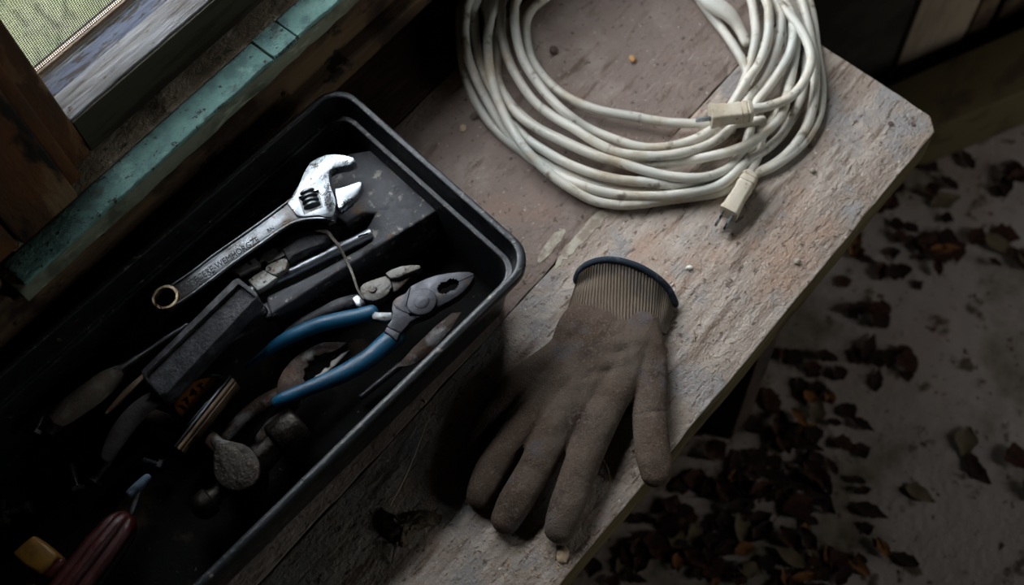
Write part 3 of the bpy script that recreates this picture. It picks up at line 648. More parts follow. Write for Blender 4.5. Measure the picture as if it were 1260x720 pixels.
# cheek: the broad rounded middle with a spur on the handle side
ck = plate('cheek', [(320, 569), (320, 583), (315, 594), (305, 602), (292, 605), (279, 602), (268, 594), (262, 582), (261, 566), (262, 552), (258, 545), (260, 537), (267, 534), (275, 540), (288, 543), (302, 547), (314, 557)], 0.4115, 0.030, 'hammer', hm, 0.0022, 3, 3)
join_into(h1, ck)
link('handle', *pxtube([(280, 560, 0.392, 20), (258, 540, 0.390, 20), (235, 530, 0.385, 21), (205, 520, 0.381, 22), (172, 508, 0.381, 21)], n=4, sides=16, flat=0.7), 'dark_wood', hm)

# --- chisel
ch = thing('wood_chisel', 'wood chisel with a grimy brown handle pointing to the left', 'chisel', at(110, 490, 0.40))
zz = 0.4150
link('handle', *pxtube([(67, 517, zz-.004, 25), (80, 508, zz-.003, 30), (95, 497, zz-.002, 32), (112, 485, zz-.001, 33), (128, 472, zz, 31), (140, 463, zz, 26), (148, 456, zz, 18)], n=4, sides=24, flat=0.75, capround=False), 'grime_wood', ch)
link('ferrule', *pxtube([(60, 533, zz-.006, 12), (66, 524, zz-.005, 18), (69, 519, zz-.004, 23)], n=2, sides=16, capround=False), 'chrome_dark', ch)
link('blade', *pxtube([(146, 457, zz, 17), (156, 450, zz, 13), (170, 440, zz, 9), (186, 429, zz, 7), (205, 416, zz+.001, 7), (230, 400, zz+.001, 8)], n=4, sides=14, flat=0.7), 'chrome_dark', ch)
br = thing('brown_bar', 'thin brown tapered strip lying beside the chisel', 'strip', at(150, 474, 0.40))
plate('strip', [(176, 459), (180, 462), (160, 483), (130, 509), (128, 508), (152, 479)], 0.4090, 0.003, 'tan_bar', br, 0.0006)

# --- dark pliers under the black handle
gp = thing('long_pliers', 'long dark pliers whose grimy grey handles pass below the black handle', 'pliers', at(240, 440, 0.39))
link('grip', *pxtube([(196, 487, 0.406, 17), (181, 497, 0.405, 23), (165, 511, 0.403, 25), (150, 530, 0.401, 25), (139, 548, 0.399, 22), (132, 563, 0.397, 16)], n=5, sides=18, flat=0.7), 'grey_grip', gp)
link('handle', *pxtube([(322, 382, 0.410, 15), (300, 396, 0.409, 13), (278, 412, 0.408, 12), (250, 437, 0.408, 12), (222, 462, 0.407, 12), (198, 485, 0.406, 13)], n=5, sides=14, flat=0.6), 'steel', gp)
link('handle', *pxtube([(310, 406, 0.404, 6), (292, 413, 0.404, 9), (272, 425, 0.404, 10), (254, 439, 0.404, 10), (238, 454, 0.403, 10), (222, 472, 0.402, 8)], n=5, sides=14, flat=0.6), 'black_grip', gp)
plate('jaw', [(318, 376), (331, 370), (345, 375), (340, 388), (326, 392)], 0.409, 0.010, 'steel', gp, 0.001)

# --- tape / dial
tp = thing('tape_measure', 'round tape measure with an orange numbered face, half hidden', 'tape measure', at(240, 495, 0.39))
zt = 0.4000
arc = [(214, 500), (215, 493), (219, 487), (226, 483), (230, 477), (236, 471), (245, 467), (256, 464.5), (267, 464)]
plate('orange_face', arc + [(262, 472), (252, 482), (240, 497), (231, 506), (224, 513.5), (218, 507)], zt, 0.0016, 'orange', tp, 0.0004)
plate('case', [(208, 503), (213, 488), (226, 474), (243, 463), (262, 459), (274, 463), (270, 478), (256, 500), (240, 520), (224, 524), (212, 517)], zt-0.0020, 0.026, 'black_grip', tp, 0.002, 2)
text_mesh('1', (226.5, 507), (230, 503), 0.0085, zt+0.0004, 0.0005, 'ink', tp, 'numeral', 0.03)
text_mesh('7', (231, 499), (236, 495), 0.0085, zt+0.0004, 0.0005, 'ink', tp, 'numeral', 0.03)
text_mesh('4', (237, 489), (244, 484), 0.0080, zt+0.0004, 0.0005, 'ink', tp, 'numeral', 0.03)
text_mesh('T', (247, 481), (253, 477), 0.0075, zt+0.0004, 0.0005, 'ink', tp, 'numeral', 0.03)

# --- folding rule: thin parallel strips
fr = thing('folding_rule', 'thin brown strips of a folding rule standing on edge left of the hammer', 'rule', at(250, 508, 0.39))
def strip(a, b, wd, z, mat, th=0.012):
    ax_, ay_ = a; bx_, by_ = b; L = math.hypot(bx_-ax_, by_-ay_); nx, ny = -(by_-ay_)/L*wd/2, (bx_-ax_)/L*wd/2
    return plate('strip', [(ax_+nx, ay_+ny), (bx_+nx, by_+ny), (bx_-nx, by_-ny), (ax_-nx, ay_-ny)], z, th, mat, fr, 0.0004)
strip((283, 462), (215, 549.5), 3.0, 0.4070, 'chrome_dark')
strip((287, 466), (219, 552.5), 3.8, 0.4075, 'tan_bar')
strip((290.5, 470), (223, 555), 2.4, 0.4050, 'tan_bar')
strip((270, 476), (231, 523), 2.4, 0.4040, 'chrome_dark')

# --- red screwdriver
rs = thing('red_screwdriver', 'fluted red screwdriver handle with a chalky blue tip at the lower left', 'screwdriver', at(110, 680, 0.385))
c0 = (160, 634); c1_ = (62, 762)
p0 = at(*c0, 0.398); p1 = at(*c1_, 0.404); dv = p1-p0; Ld = dv.length; axd = dv.normalized()
prf = [(0.0, 0.0055), (0.004, 0.0105), (0.012, 0.0140), (0.03, 0.0158), (Ld*0.6, 0.0165), (Ld, 0.0165)]
sides = 48; aa = axd; s_ = aa.cross(Vector((0, 0, 1))).normalized(); u_ = s_.cross(aa); v = []; f = []
prf2 = []
for i in range(30):
    t = Ld*i/29; rr_ = np.interp(t, [p[0] for p in prf], [p[1] for p in prf]); prf2.append((t, rr_))
for (dd, r_) in prf2:
    for j in range(sides):
        t = 2*PI*j/sides; fl = 1-0.24*(0.5+0.5*math.cos(6*t))**3*min(1, dd/0.012)
        v.append(p0+aa*dd+(s_*math.cos(t)+u_*math.sin(t))*r_*fl)
for i in range(len(prf2)-1):
    for j in range(sides): k = (j+1) % sides; f.append((i*sides+j, i*sides+k, (i+1)*sides+k, (i+1)*sides+j))
f.append(tuple(range(sides))[::-1]); f.append(tuple((len(prf2)-1)*sides+j for j in range(sides)))
link('handle', v, f, 'red', rs, 60)
link('shank', *pxtube([(161, 632, 0.398, 7), (166, 618, 0.398, 7), (171, 603, 0.398, 7)], n=2, sides=12), 'chrome_dark', rs)
link('blue_tip', *pxtube([(161, 607, 0.400, 11), (171, 598, 0.400, 12), (181, 588, 0.400, 10)], n=3, sides=14), 'blue_ferrule', rs)

ye = thing('yellow_screwdriver', 'short screwdriver handle in yellow with a red end at the left edge', 'screwdriver', at(40, 690, 0.385))
plate('handle', [(13, 681), (27, 668), (41, 657), (56, 669), (71, 682), (60, 696), (48, 707), (30, 697)], 0.4150, 0.022, 'yellow', ye, 0.003)
plate('red_end', [(72, 683), (80, 690), (72, 704), (62, 715), (50, 708), (61, 697)], 0.4130, 0.020, 'red', ye, 0.003)
link('butt', *pxtube([(54, 712, 0.40, 20), (42, 726, 0.398, 20), (25, 745, 0.396, 19)], n=2, sides=16), 'yellow', ye)

# small bolts and screws at the dark left end
def bolt(px, py, ang, L, z, i):
    p = at(px, py, z); a = Vector((math.cos(ang), math.sin(ang), 0.05))
    t = thing('bolt', BL[i], 'bolt', p-Vector((0, 0, 0.004)))
    pf = [(0, 0.0025)]; k = 0
    while k*0.0014 < L: pf += [(k*0.0014+0.0003, 0.0025), (k*0.0014+0.0007, 0.0030), (k*0.0014+0.0011, 0.0025)]; k += 1
    link('shank', *lathe(p, a, pf, 12), 'steel', t)
    v, f = lathe(p-a*0.004, a, [(0, 0.0050), (0.0008, 0.0058), (0.0040, 0.0058)], 6); link('head', v, f, 'steel', t, 20)
BL = ['small bolt nearest the chisel end in the dark left of the tray', 'small bolt left of the red screwdriver handle', 'small bolt just above the yellow handle',
      'small bolt below the long grey grip', 'small bolt at the left picture edge beside the yellow handle', 'small bolt beside the blue tip']
for i, (x, y, a, L, z) in enumerate([(44, 528, 0.4, 0.018, 0.386), (95, 600, 1.1, 0.020, 0.382), (32, 625, 2.5, 0.018, 0.382), (120, 590, 0.2, 0.016, 0.382), (4, 640, 0.9, 0.016, 0.382), (196, 572, 2.0, 0.014, 0.385)]):
    bolt(x, y, a, L, z, i)

# ================================================================== EXTENSION CORD
cordt = thing('extension_cord', 'coiled dirty white extension cord lying on the bench', 'extension cord', at(790, 60, BZ))
RC = 0.00435
L0, L1, L2, L3 = BZ+RC, BZ+RC*2.7, BZ+RC*4.3, BZ+RC*6.0
cen = Vector((0.590, 0.425, 0))
def back_arc(p, q, n=7, R=None):
    """points round the far side of the coil from p to q (clockwise seen from above, behind the frame)"""
    a = math.atan2(p[1]-cen.y, p[0]-cen.x); b = math.atan2(q[1]-cen.y, q[0]-cen.x)
    while b > a: b -= 2*PI
    ra = math.hypot(p[0]-cen.x, p[1]-cen.y); rb = math.hypot(q[0]-cen.x, q[1]-cen.y)
    o = []
    for i in range(1, n):
        t = i/n; t2 = a+(b-a)*t; r = ra+(rb-ra)*t
        x = cen.x+r*math.cos(t2); y = min(cen.y+r*math.sin(t2), 0.600)
        o.append((x, y, p[2]+(q[2]-p[2])*t, RC))
    return o
def strand(pts, close=True, n=6):
    q = [(*at(x, y, z), RC) for (x, y, z) in pts]
    if close: q = q + back_arc(q[-1], q[0])[::1]
    return tube(smooth_path(q, n, closed=close), sides=14, closed=close)
cg = G()
# each loop is listed from its upper right end, round the near side, to its upper left end
loops = [
 # S2: right R3 -> rising strand -> S2
 [(942, 0, L3), (946, 23, L3), (944, 49, L3), (934, 78, L3), (918, 101, L3), (903, 125, L2), (884, 152, L1), (862, 168, L1), (835, 178, L1), (808, 182, L1), (783, 180, L1), (752, 170, L1), (724, 158, L1), (700, 142, L2), (680, 124, L2), (660, 100, L2), (643, 72, L2), (635, 42, L2), (633, 17, L2), (636, 0, L2)],
 # S3b: right R4
 [(957, 6, L2), (961, 29, L2), (957, 54, L2), (946, 82, L2), (930, 107, L2), (918, 126, L2), (905, 150, L1), (888, 168, L1), (868, 180, L1), (840, 188, L2), (810, 192, L2), (783, 191, L2), (758, 187, L2), (731, 174, L2), (706, 158, L2), (680, 143, L1+.003), (656, 123, L1+.003), (638, 98, L1+.002), (625, 72, L1), (617, 42, L1), (617, 17, L1), (619, 0, L1)],
 # S3: up the right side
 [(978, 20, L1), (980, 50, L1), (976, 80, L1), (970, 110, L1), (962, 140, L2), (945, 160, L2), (925, 175, L2), (902, 185, L2), (871, 193, L1+.003), (840, 198, L1), (815, 201, L1), (788, 203, L0+.004), (760, 199, L0+.004), (724, 187, L1+.002), (691, 172, L1+.002), (658, 155, L1+.002), (631, 131, L1), (616, 107, L0+.003), (606, 75, L0), (603, 45, L0), (608, 0, L0)],
 # S4
 [(970, 8, L2), (976, 32, L2), (973, 62, L2), (958, 90, L2), (942, 112, L2), (930, 128, L2), (925, 150, L0+.004), (917, 180, L0+.003), (900, 204, L0+.004), (880, 215, L1), (858, 219, L2), (825, 217, L2), (794, 210, L2), (762, 200, L2), (731, 191, L2), (700, 178, L2), (668, 162, L2), (640, 143, L2), (622, 120, L1), (612, 95, L0+.003), (610, 60, L0), (600, 20, L0), (598, 0, L0)],
 # S5
 [(1000, 60, L1), (1003, 95, L1), (1001, 125, L1), (993, 155, L0+.004), (975, 182, L0+.002), (955, 200, L0), (930, 214, L0), (905, 228, L0), (880, 238, L0), (846, 243, L0), (815, 247, L0+.002), (787, 251, L0+.003), (762, 252, L0+.003), (731, 247, L0+.004), (702, 232, L1), (673, 211, L1+.002), (647, 184, L2), (629, 158, L2), (615, 129, L2), (607, 105, L2), (601, 72, L2), (600, 45, L2), (604, 22, L2), (612, 4, L1)],
 # S6
 [(988, 40, L0), (992, 80, L0), (985, 120, L0), (968, 158, L0), (945, 182, L0), (920, 198, L0+.003), (900, 218, L1), (880, 230, L1), (850, 237, L1), (815, 241, L1), (780, 241, L1), (750, 238, L1), (718, 229, L1), (690, 217, L0+.004), (669, 205, L0+.003), (645, 188, L0), (624, 165, L0+.002), (610, 143, L1), (595, 117, L1+.002), (584, 93, L2), (575, 67, L2), (572, 42, L2), (573, 25, L2), (578, 0, L2)],
 # S7
 [(966, 30, L0), (972, 70, L0), (966, 110, L0+.002), (952, 145, L0), (930, 178, L0), (905, 203, L0), (880, 216, L0+.003), (850, 224, L1), (825, 228, L1), (794, 224, L1+.003), (762, 221, L1+.003), (731, 214, L1+.003), (700, 202, L1+.002), (676, 189, L1+.001), (650, 172, L1), (632, 153, L0+.003), (614, 128, L0+.003), (601, 105, L1), (592, 82, L1), (586, 55, L1), (584, 25, L1), (587, 0, L1)],
 # S8 outermost, low
 [(1006, 70, L0), (1011, 105, L0), (1008, 140, L0), (993, 170, L0), (965, 196, L0), (935, 212, L0), (895, 218, L0), (855, 228, L0), (815, 236, L0), (775, 236, L0), (735, 229, L0), (700, 216, L0), (668, 200, L0), (640, 184, L0), (617, 166, L0), (598, 145, L0), (583, 120, L0), (573, 95, L0), (567, 60, L0), (566, 20, L0), (572, 0, L0)],
]
for lp in loops: cg.add(*strand(lp))
# inner strand and the two tails
cg.add(*strand([(1000, 190, L0-.0), (985, 165, L0), (961, 143, L1), (938, 148, L1), (905, 152, L1), (874, 152, L1+.001), (850, 152, L1), (825, 151, L1), (800, 147.5, L1), (783, 144, L1), (742, 137, L1), (713, 127, L1), (691, 115, L1), (669, 95, L1), (653, 70, L0+.003), (647, 40, L0), (651, 18, L0), (668, 0, L0), (720, -30, L0), (790, -40, L0), (845, -15, L0), (879, 24, L0+.002), (899, 51, L1), (914, 76, L1), (925, 105, L0+.003), (934, 140, L0), (937, 175, L0), (930, 198, L0), (923, 213, L0+.002)][3:], close=False))
cg.add(*strand([(927, 134, L3+.002), (948, 130, L3), (973, 119, L3), (990, 99, L3), (998, 74, L3), (992, 49, L3), (977, 25, L2+.003), (957, 0, L2), (930, -40, L1), (880, -70, L0)], close=False))
cg.add(*strand([(928, 20, L2), (930, 45, L2), (924, 76, L1), (914, 105, L1), (905, 130, L0), (900, 160, L0)][::-1] + [(924, 0, L2), (910, -30, L2), (870, -50, L1)], close=False))
link('cord', cg.v, cg.f, 'cord', cordt, 180)
# swollen moulded connector at the far side
link('connector', *pxtube([(862, -6, L2, 17), (872, 2, L2, 24), (884, 9, L2, 26), (897, 18, L2, 22), (908, 32, L1+.003, 16), (918, 52, L1, 14)], n=4, sides=18, flat=0.8), 'cord', cordt)
def plug(p0, p1, z0, z1, wpx, hgt, prong_len, label, npr=2):
    """moulded plug body from the cord end p0 to the prong face p1"""
    a = at(*p0, z0); b = at(*p1, z1); ex = (b-a); L = ex.length; ex.normalize(); up = Vector((0, 0, 1)); ey = up.cross(ex).normalized(); ez = ex.cross(ey)
    W = wpx*(CAMP.z-z0)/F*0.5; H = hgt/2
    secs = [(0.0, 0.72, 0.8), (0.03, 0.86, 0.9), (0.10, 0.95, 1), (0.11, 0.88, .94), (0.15, 0.88, .94), (0.16, 0.97, 1.02), (0.24, 0.99, 1.02), (0.25, 0.90, .94), (0.29, 0.90, .94), (0.30, 0.98, 1), (0.42, 0.90, 0.92), (0.58, 0.92, 0.90), (0.74, 0.98, 0.98), (0.90, 1.04, 1.02), (0.92, 1.10, 1.06), (1.0, 1.10, 1.06)]
    v = []; f = []; S = 24
    for (t, sw, sh) in secs:
        for j in range(S):
            an = 2*PI*j/S; cx_ = math.copysign(abs(math.cos(an))**0.35, math.cos(an)); sy_ = math.copysign(abs(math.sin(an))**0.35, math.sin(an))
            v.append(a+ex*(L*t)+ey*(W*sw*cx_)+ez*(H*sh*sy_))
    for i in range(len(secs)-1):
        for j in range(S): k = (j+1) % S; f.append((i*S+j, i*S+k, (i+1)*S+k, (i+1)*S+j))
    f.append(tuple(range(S))[::-1]); f.append(tuple((len(secs)-1)*S+j for j in range(S)))
    o = link('plug', v, f, 'plug', cordt, 35); o['label'] = label
    for sgn in ((-1, 1) if npr == 2 else (0.5,)):
        g = G(); w2, t2 = 0.0009, 0.0030
        c0 = b+ey*(sgn*W*0.52)
        vs = []
        for (dd, k1) in ((0, 1), (prong_len*0.9, 1), (prong_len, 0.5)):
            for (sy, sz) in ((-1, -1), (1, -1), (1, 1), (-1, 1)): vs.append(c0+ex*dd+ey*(sy*w2)+ez*(sz*t2*k1))
        fs = [(0, 1, 2, 3), (8, 11, 10, 9)]
        for i in range(2):
            for j in range(4): k = (j+1) % 4; fs.append((i*4+j, i*4+4+j, i*4+4+k, i*4+k))
        link('prong', vs, fs, 'chrome', o)
OFFp = None
plug((925, 215), (896, 263), 0.3745, 0.3700, 25, 0.017, 0.0155, 'yellowed plug with two bright prongs')
plug((926, 137), (874, 143), 0.3965, 0.3960, 28, 0.017, 0.0135, 'yellowed plug lying across the coil', 1)

# ================================================================== GLOVE
gl = thing('work_glove', 'brown coated work glove lying palm down on the bench edge', 'glove', at(740, 480, BZ))
def blob(pts, flat, n=4, sides=16):
    return tube(smooth_path([(*at(x, y, z), wd*0.5*(CAMP.z-z)/F*1.04) for (x, y, z, wd) in pts], n), sides=sides, flat=flat)
gb = G()
zf = BZ+0.0095
gb.add(*blob([(745, 420, zf+.003, 62), (705, 455, zf+.004, 58), (672, 485, zf+.004, 46), (650, 511, zf+.004, 42), (630, 538, zf+.005, 40), (606, 575, zf+.004, 40), (595, 598, zf+.002, 39), (590, 611, zf, 35)], 0.66))   # ring finger
gb.add(*blob([(760, 420, zf+.004, 64), (725, 465, zf+.006, 58), (690, 518, zf+.006, 47), (674, 547, zf+.007, 45), (658, 577, zf+.006, 44), (640, 608, zf+.004, 44), (630, 625, zf+.002, 42), (622, 640, zf, 38)], 0.66))
gb.add(*blob([(775, 420, zf+.003, 64), (760, 465, zf+.005, 56), (740, 512, zf+.007, 49), (724, 550, zf+.008, 46), (709, 590, zf+.006, 44), (698, 622, zf+.004, 44), (692, 640, zf+.002, 42), (688, 652, zf, 38)], 0.66))
gb.add(*blob([(785, 400, zf+.001, 58), (795, 440, zf+.001, 54), (799, 485, zf+.001, 47), (800, 520, zf+.002, 45), (803, 555, zf+.001, 45), (806, 572, zf, 43), (807, 583, zf-.001, 39)], 0.62))
gb.add(*blob([(735, 405, zf+.002, 60), (690, 440, zf+.001, 54), (645, 470, zf, 48), (612, 500, zf, 38), (594, 525, zf-.001, 32), (582, 548, zf-.001, 25)], 0.60))
gb.add(*blob([(757, 396, zf+.001, 122), (748, 414, zf+.002, 136), (738, 442, zf+.003, 134)], 0.27, sides=32))
gb.add(*blob([(655, 470, zf+.001, 46), (700, 480, zf+.004, 52), (760, 475, zf+.003, 48)], 0.5))
o = link('hand', gb.v, gb.f, 'glove', gl, 180)
md = o.modifiers.new('r', 'REMESH'); md.mode = 'VOXEL'; md.voxel_size = 0.0014; apply_mods(o)
md = o.modifiers.new('s', 'SMOOTH'); md.factor = 0.5; md.iterations = 10; apply_mods(o)
md = o.modifiers.new('d', 'DECIMATE'); md.ratio = 0.7; apply_mods(o)
off = OFF[gl.name]; me = o.data
# soft creases on the back of the hand
creases = [((705, 470), (760, 455), 5, .0016), ((765, 500), (735, 440), 7, .0015), ((690, 540), (720, 470), 7, .0014), ((655, 520), (690, 455), 6, .0012),
           ((724, 398), (690, 425), 5, .0016), ((740, 440), (800, 425), 5, .0012), ((780, 510), (820, 505), 3, .0009), ((690, 410), (640, 450), 6, .0012), ((770, 410), (778, 470), 6, .0012),
           ((640, 570), (672, 585), 3, .0009), ((600, 575), (632, 590), 3, .0008), ((700, 585), (728, 596), 3, .0008), ((760, 395), (735, 430), 4, .0013)]
cw = []
for (a, b, wd, dp_) in creases: cw.append((np.array(at(*a, BZ+.02))[:2], np.array(at(*b, BZ+.02))[:2], wd/1400., dp_))
for vtx in me.vertices:
    p = vtx.co + off; q = np.array((p.x, p.y)); dz = 0
    hgt = max(0, min(1, (p.z-BZ-0.004)/0.010))
    for (a, b, wd, dp_) in cw:
        ab = b-a; t = min(1, max(0, np.dot(q-a, ab)/np.dot(ab, ab))); dd = np.linalg.norm(q-a-ab*t)
        if dd < wd*3: dz -= dp_*math.exp(-(dd/wd)**2)*math.sin(PI*min(1, max(0.15, t*0.8+0.1)))*1.1
    dz += 0.0016*mnoise.noise(p*38) + 0.0009*mnoise.noise(p*85)
    vtx.co.z += dz*hgt
    if vtx.co.z+off.z < BZ+0.0004: vtx.co.z = BZ+0.0004-off.z
me.shade_smooth()
# knitted cuff with ribs
wristL = [(694, 392, .004), (700, 386, .012), (716, 384, .018), (738, 388, .021), (760, 394, .022), (782, 399, .021), (802, 404, .017), (814, 408, .011), (820, 411, .003)]
hemL = [(709.5, 346, .005), (713, 334, .014), (724, 325, .022), (742, 320, .028), (762, 321, .030), (785, 328, .029), (806, 340, .024), (822, 355, .016), (831, 374, .005)]
def crv(L, n):
    return smooth_path([(*at(x, y, BZ+h),) for (x, y, h) in L], n)
NU = 44; nn = NU*8; Wp = crv(wristL, nn//8); Hp = crv(hemL, nn//8); cols = len(Wp); rows = 30; v = []; f = []
for side in (1, -1):
    for r_ in range(rows+1):
        t = r_/rows
        for i in range(cols):
            u = i/(cols-1); p = Wp[i]*(1-t)+Hp[i]*t; p = Vector(p)
            waist = math.sin(PI*t)*0.0035; p.z -= waist*math.sin(PI*u)
            if side == 1:
                rib = math.sin(u*2*PI*NU); fade = min(1, max(0, (t+0.12-0.35*max(0, u-0.55)*2)/0.3)); p.z += 0.00050*rib*fade
                p.z -= 0.0050*math.exp(-((t-0.72)/0.13)**2)*math.exp(-((u-0.20)/0.14)**2)
                p.z += 0.0020*math.exp(-((t-0.9)/0.1)**2)*math.exp(-((u-0.2)/0.2)**2)
                p.z -= 0.0030*math.exp(-((t-0.60)/0.22)**2)*math.exp(-((u-0.82)/0.05)**2)
                p.z += 0.0010*mnoise.noise(p*60)
            else:
                p.z = min(p.z-0.0003, BZ+0.0012 + 0.0*t)
            v.append(p)
rowN = cols
for s2 in range(2):
    b0 = s2*(rows+1)*rowN
    for r_ in range(rows):
        for i in range(cols-1):
            a = b0+r_*rowN+i; f.append((a, a+1, a+rowN+1, a+rowN))
for r_ in range(rows):
    for i in (0, cols-1):
        a = r_*rowN+i; b = (rows+1)*rowN+r_*rowN+i; f.append((a, a+rowN, b+rowN, b))
link('knitted_cuff', v, f, 'knit', gl, 180)
hp = [tuple(at(x, y, BZ+h+.0005)) for (x, y, h) in hemL]
low = [(Vector(hp[0])*(1-t)+Vector(hp[-1])*t) for t in (0.93, 0.8, 0.6, 0.4, 0.2, 0.07)]
low = [(p.x+0.002, p.y, BZ+0.0028) for p in low]
q = smooth_path([(*p, 0.0030) for p in hp] + [(*p, 0.0026) for p in low], 10, True)
link('hem_binding', *tube(q, sides=10, closed=True), 'hem', gl, 180)['label'] = 'dark navy rolled hem'

# ================================================================== LITTER ON THE BENCH
def pebble(name, px, py, size, mat, label, cat, z=BZ, sx=1.0, sz=0.6, rot=0.0, seed=1, elong=1.0):
    p = at(px, py, z); bm = bmesh.new(); bmesh.ops.create_icosphere(bm, subdivisions=2, radius=1)
    for v_ in bm.verts:
        k = 1+0.28*mnoise.noise(v_.co*1.7+Vector((seed*3.1, 0, 0)))
        v_.co = Vector((v_.co.x*elong*k*size, v_.co.y*k*size, v_.co.z*sz*k*size))
    mz = min(v_.co.z for v_ in bm.verts)
    for v_ in bm.verts: v_.co.z -= mz
    me = bpy.data.meshes.new(name); bm.to_mesh(me); bm.free(); me.materials.append(M[mat]); me.shade_smooth()
    me.set_sharp_from_angle(angle=math.radians(35))
    o = bpy.data.objects.new(name, me); COL.objects.link(o); o.location = p; o.rotation_euler.z = rot
    return tag(o, label, cat)
pebble('seed', 778, 74, 0.0034, 'seed', 'small orange seed lying inside the cord coil', 'seed', rot=1.0, elong=1.3, seed=1)
pebble('pebble', 681, 63, 0.0045, 'dark_pebble', 'dark crumb near the inner left side of the coil', 'crumb', seed=2)
pebble('wood_chip', 693, 683, 0.0048, 'chip', 'pale wood chip beside the tip of the index finger of the glove', 'wood chip', rot=0.3, elong=1.5, sz=0.35, seed=3)
pebble('white_chip', 848, 330, 0.0022, 'white_chip', 'tiny white chip right of the glove cuff', 'chip', elong=1.4, rot=2.4, seed=4)
pebble('pebble', 980, 323, 0.0030, 'pebble', 'small grey pebble near the front edge of the bench', 'pebble', seed=5)
pebble('pebble', 999, 211, 0.0028, 'pebble', 'small pebble right of the hanging plug', 'pebble', seed=6)
pebble('wood_chip', 570, 158, 0.0032, 'chip', 'little tan chip left of the cord coil', 'wood chip', elong=1.3, rot=0.8, seed=7, sz=0.3)
pebble('pebble', 585, 143, 0.0040, 'dark_pebble', 'dark flat flake left of the coil above the tan chip', 'flake', elong=1.5, sz=0.3, seed=8)
pebble('pebble', 1096, 153, 0.0026, 'dark_pebble', 'dark nail hole plug near the bench corner, the left one', 'nail', sz=0.2, seed=9)
pebble('pebble', 1124, 154, 0.0022, 'dark_pebble', 'dark nail head nearest the rounded bench corner', 'nail', sz=0.2, seed=10)
def twig(name, pts, wd, mat, label, cat):
    o = link(name, *tube(smooth_path([(*at(x, y, BZ+h), wd*s) for (x, y, h, s) in pts], 5), sides=6), mat); recenter(o)
    return tag(o, label, cat)
twig('straw', [(525, 520, .004, .5), (512, 555, .006, .8), (497, 590, .006, 1), (480, 622, .004, 1)], 0.0006, 'straw', 'long thin dry stem lying in the shade of the tray', 'straw')
twig('straw', [(740, 560, .002, .5), (748, 578, .004, 1), (751, 590, .002, .6)], 0.0006, 'straw', 'short straw between the index finger and thumb of the glove', 'straw')
twig('straw', [(853, 405, .001, .6), (855, 420, .001, .6)], 0.0006, 'straw', 'tiny straw right of the glove beside its cuff', 'straw')
twig('straw', [(872, 138, .001, .4), (868, 130, .006, .4), (863, 127, .002, .4)], 0.0003, 'straw', 'hair thin fibre beside the prong of the upper plug', 'fibre')
# dark clump of litter
cl = thing('litter_clump', 'dark crumpled clump of dead leaf and web on the lower bench', 'dead leaf', at(500, 645, BZ))
def crumple(pp, seed, h):
    g = G(); pts = smooth_path(pp, 4, True); c = at(sum(p[0] for p in pp)/len(pp), sum(p[1] for p in pp)/len(pp), BZ+h)
    rings = []; nr = 5
    for r_ in range(nr):
        t = 1-r_/nr
        for p in pts:
            w_ = at(p[0], p[1], BZ+0.0015); q_ = c.lerp(w_, t); q_.z = BZ+0.0012+(h*(1-t*t))*(0.75+0.5*mnoise.noise(q_*250+Vector((seed, 0, 0))))
            q_ += Vector((mnoise.noise(q_*400), mnoise.noise(q_*410+Vector((5, 5, 5))), 0))*0.0015; q_.z = max(q_.z, BZ+.0005); g.v.append(q_)
    n_ = len(pts); g.v.append(c)
    for r_ in range(nr-1):
        for i in range(n_): k = (i+1) % n_; g.f.append((r_*n_+i, r_*n_+k, (r_+1)*n_+k, (r_+1)*n_+i))
    for i in range(n_): g.f.append(((nr-1)*n_+i, (nr-1)*n_+(i+1) % n_, nr*n_))
    return g
crumple([(462, 634), (470, 625), (484, 640), (500, 632), (522, 628), (543, 634), (540, 645), (520, 650), (506, 662), (495, 674), (478, 664), (464, 650)], 3, 0.009).link('leaf', 'bark', cl, 20)
link('stem', *tube(smooth_path([(*at(488, 668, BZ+.004), .0012), (*at(485, 682, BZ+.004), .001), (*at(482, 694, BZ+.001), .0006)], 4), sides=6), 'bark', cl)
# grit: uncountable crumbs
rr = random.Random(21); g = G()
for i in range(520):
    k = rr.random()
    if k < 0.35: x, y = rr.gauss(620, 60), rr.gauss(690, 22)
    elif k < 0.6: x, y = rr.gauss(870, 30), rr.gauss(400, 40)
    elif k < 0.8: x, y = rr.uniform(470, 1100), rr.uniform(100, 600)
    else: x, y = rr.gauss(960, 40), rr.gauss(300, 30)
    p = at(x, y, BZ)
    if not (0.145 < p.y < 0.52 and p.x < 0.68): continue
    s = abs(rr.gauss(0, 0.00045))+0.0002; a = rr.uniform(0, PI); ca, sa = math.cos(a)*s*1.6, math.sin(a)*s*1.6; cb, sb = -math.sin(a)*s*.7, math.cos(a)*s*.7
    g.add([(p.x-ca, p.y-sa, BZ+.0003), (p.x+cb, p.y+sb, BZ+.0003), (p.x+ca, p.y+sa, BZ+.0003), (p.x-cb, p.y-sb, BZ+.0003), (p.x, p.y, BZ+.0003+s)], [(0, 1, 4), (1, 2, 4), (2, 3, 4), (3, 0, 4), (3, 2, 1, 0)])
tag(g.link('grit', 'chip', None, None), 'fine pale grit and sawdust scattered on the bench planks', 'grit', kind='stuff')

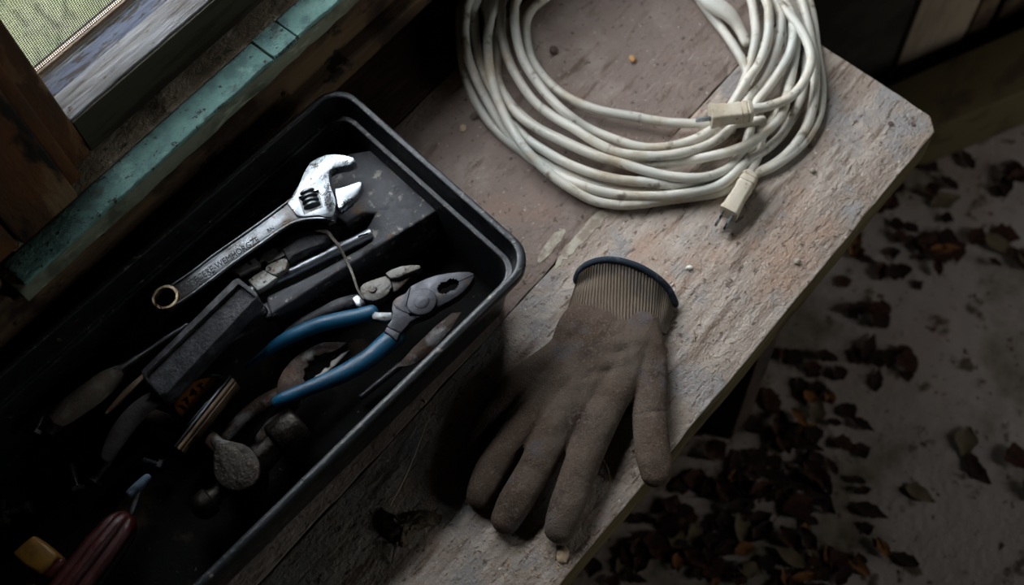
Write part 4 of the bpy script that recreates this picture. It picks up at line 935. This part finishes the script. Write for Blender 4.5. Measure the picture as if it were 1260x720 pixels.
# ================================================================== LEAVES ON THE FLOOR
def leaf_mesh(name, L, W, curl, mat, seed):
    rr = random.Random(seed); n = 7; g = G(); prevs = None
    for i in range(n+1):
        t = i/n; x = (t-0.5)*L; w_ = W*0.5*math.sin(PI*min(0.97, max(0.04, t))**0.8)*(0.8+0.4*rr.random()); zc_ = curl*(math.cos((t-0.5)*PI*0.9))*0.5
        row = [(x, -w_, zc_+curl*rr.uniform(.2, .9)+.001), (x, 0, zc_+.001), (x, w_, zc_+curl*rr.uniform(.2, .9)+.001)]
        k = len(g.v); g.v += [Vector(p) for p in row]
        if prevs is not None: g.f += [(prevs, prevs+1, k+1, k), (prevs+1, prevs+2, k+2, k+1)]
        prevs = k
    mz = min(v_.z for v_ in g.v)
    me = bpy.data.meshes.new(name); me.from_pydata([(v_.x, v_.y, v_.z-mz+0.0005) for v_ in g.v], [], g.f); me.materials.append(M[mat]); me.shade_smooth(); return me
kinds = [('leaf_dark', 'dark brown fallen leaf in the litter on the concrete floor', 'dark fallen leaves on the floor', 0.58),
         ('leaf_red', 'red brown fallen leaf in the litter on the concrete floor', 'red brown fallen leaves on the floor', 0.27),
         ('leaf_orange', 'bright orange fallen leaf in the litter on the concrete floor', 'orange fallen leaves on the floor', 0.08),
         ('leaf_pale', 'pale tan fallen leaf in the litter on the concrete floor', 'pale fallen leaves on the floor', 0.07)]
meshes = {k[0]: [leaf_mesh('leaf', random.uniform(.022, .046), random.uniform(.014, .028), random.uniform(.002, .008), k[0], 50+i+j*7) for i in range(4)] for j, k in enumerate(kinds)}
rr = random.Random(99)
clusters = [(1060, 380, 18, 22, 6), (1000, 470, 30, 25, 16), (960, 530, 35, 30, 18), (900, 600, 45, 35, 38), (1000, 640, 60, 45, 34), (850, 660, 40, 30, 26), (780, 690, 30, 20, 12), (1090, 440, 22, 16, 8),
            (1110, 330, 40, 30, 10), (1160, 300, 20, 18, 9), (1100, 290, 30, 14, 6), (1240, 300, 20, 14, 6), (1120, 240, 60, 20, 14), (1200, 215, 50, 14, 8), (950, 690, 60, 22, 22), (1060, 560, 40, 40, 7), (1180, 560, 70, 90, 6)]
for (cx_, cy_, sx_, sy_, cnt) in clusters:
    for i in range(cnt):
        p = at(rr.gauss(cx_, sx_), rr.gauss(cy_, sy_), 0.0); k = rr.random(); acc = 0
        for kd in kinds:
            acc += kd[3]
            if k <= acc: break
        o = bpy.data.objects.new('fallen_leaf', rr.choice(meshes[kd[0]])); COL.objects.link(o)
        if not (p.y < 0.60 and p.y > -0.8): continue
        o.location = (p.x, p.y, rr.uniform(0, 0.004)); s = rr.uniform(0.55, 1.15); o.scale = (s, s, s); o.rotation_euler = (rr.uniform(-.05, .05), rr.uniform(-.05, .05), rr.uniform(0, 2*PI))
        where = ('in the small cluster just right of the bench leg' if cx_ == 1000 and cy_ < 500 or cx_ == 960 else
                 'on the floor near the long angled beam' if cy_ < 320 else
                 'in the sparse patch halfway along the open floor' if cy_ < 460 else
                 'in the thick litter below the thumb of the glove' if cx_ <= 900 else
                 'in the loose litter at the bottom of the open floor' if cx_ <= 1000 else 'alone on the open floor at the right')
        tag(o, kd[1].split(' in the litter')[0]+' '+where, 'leaf', kd[1].split(' leaf')[0]+' leaves '+where)
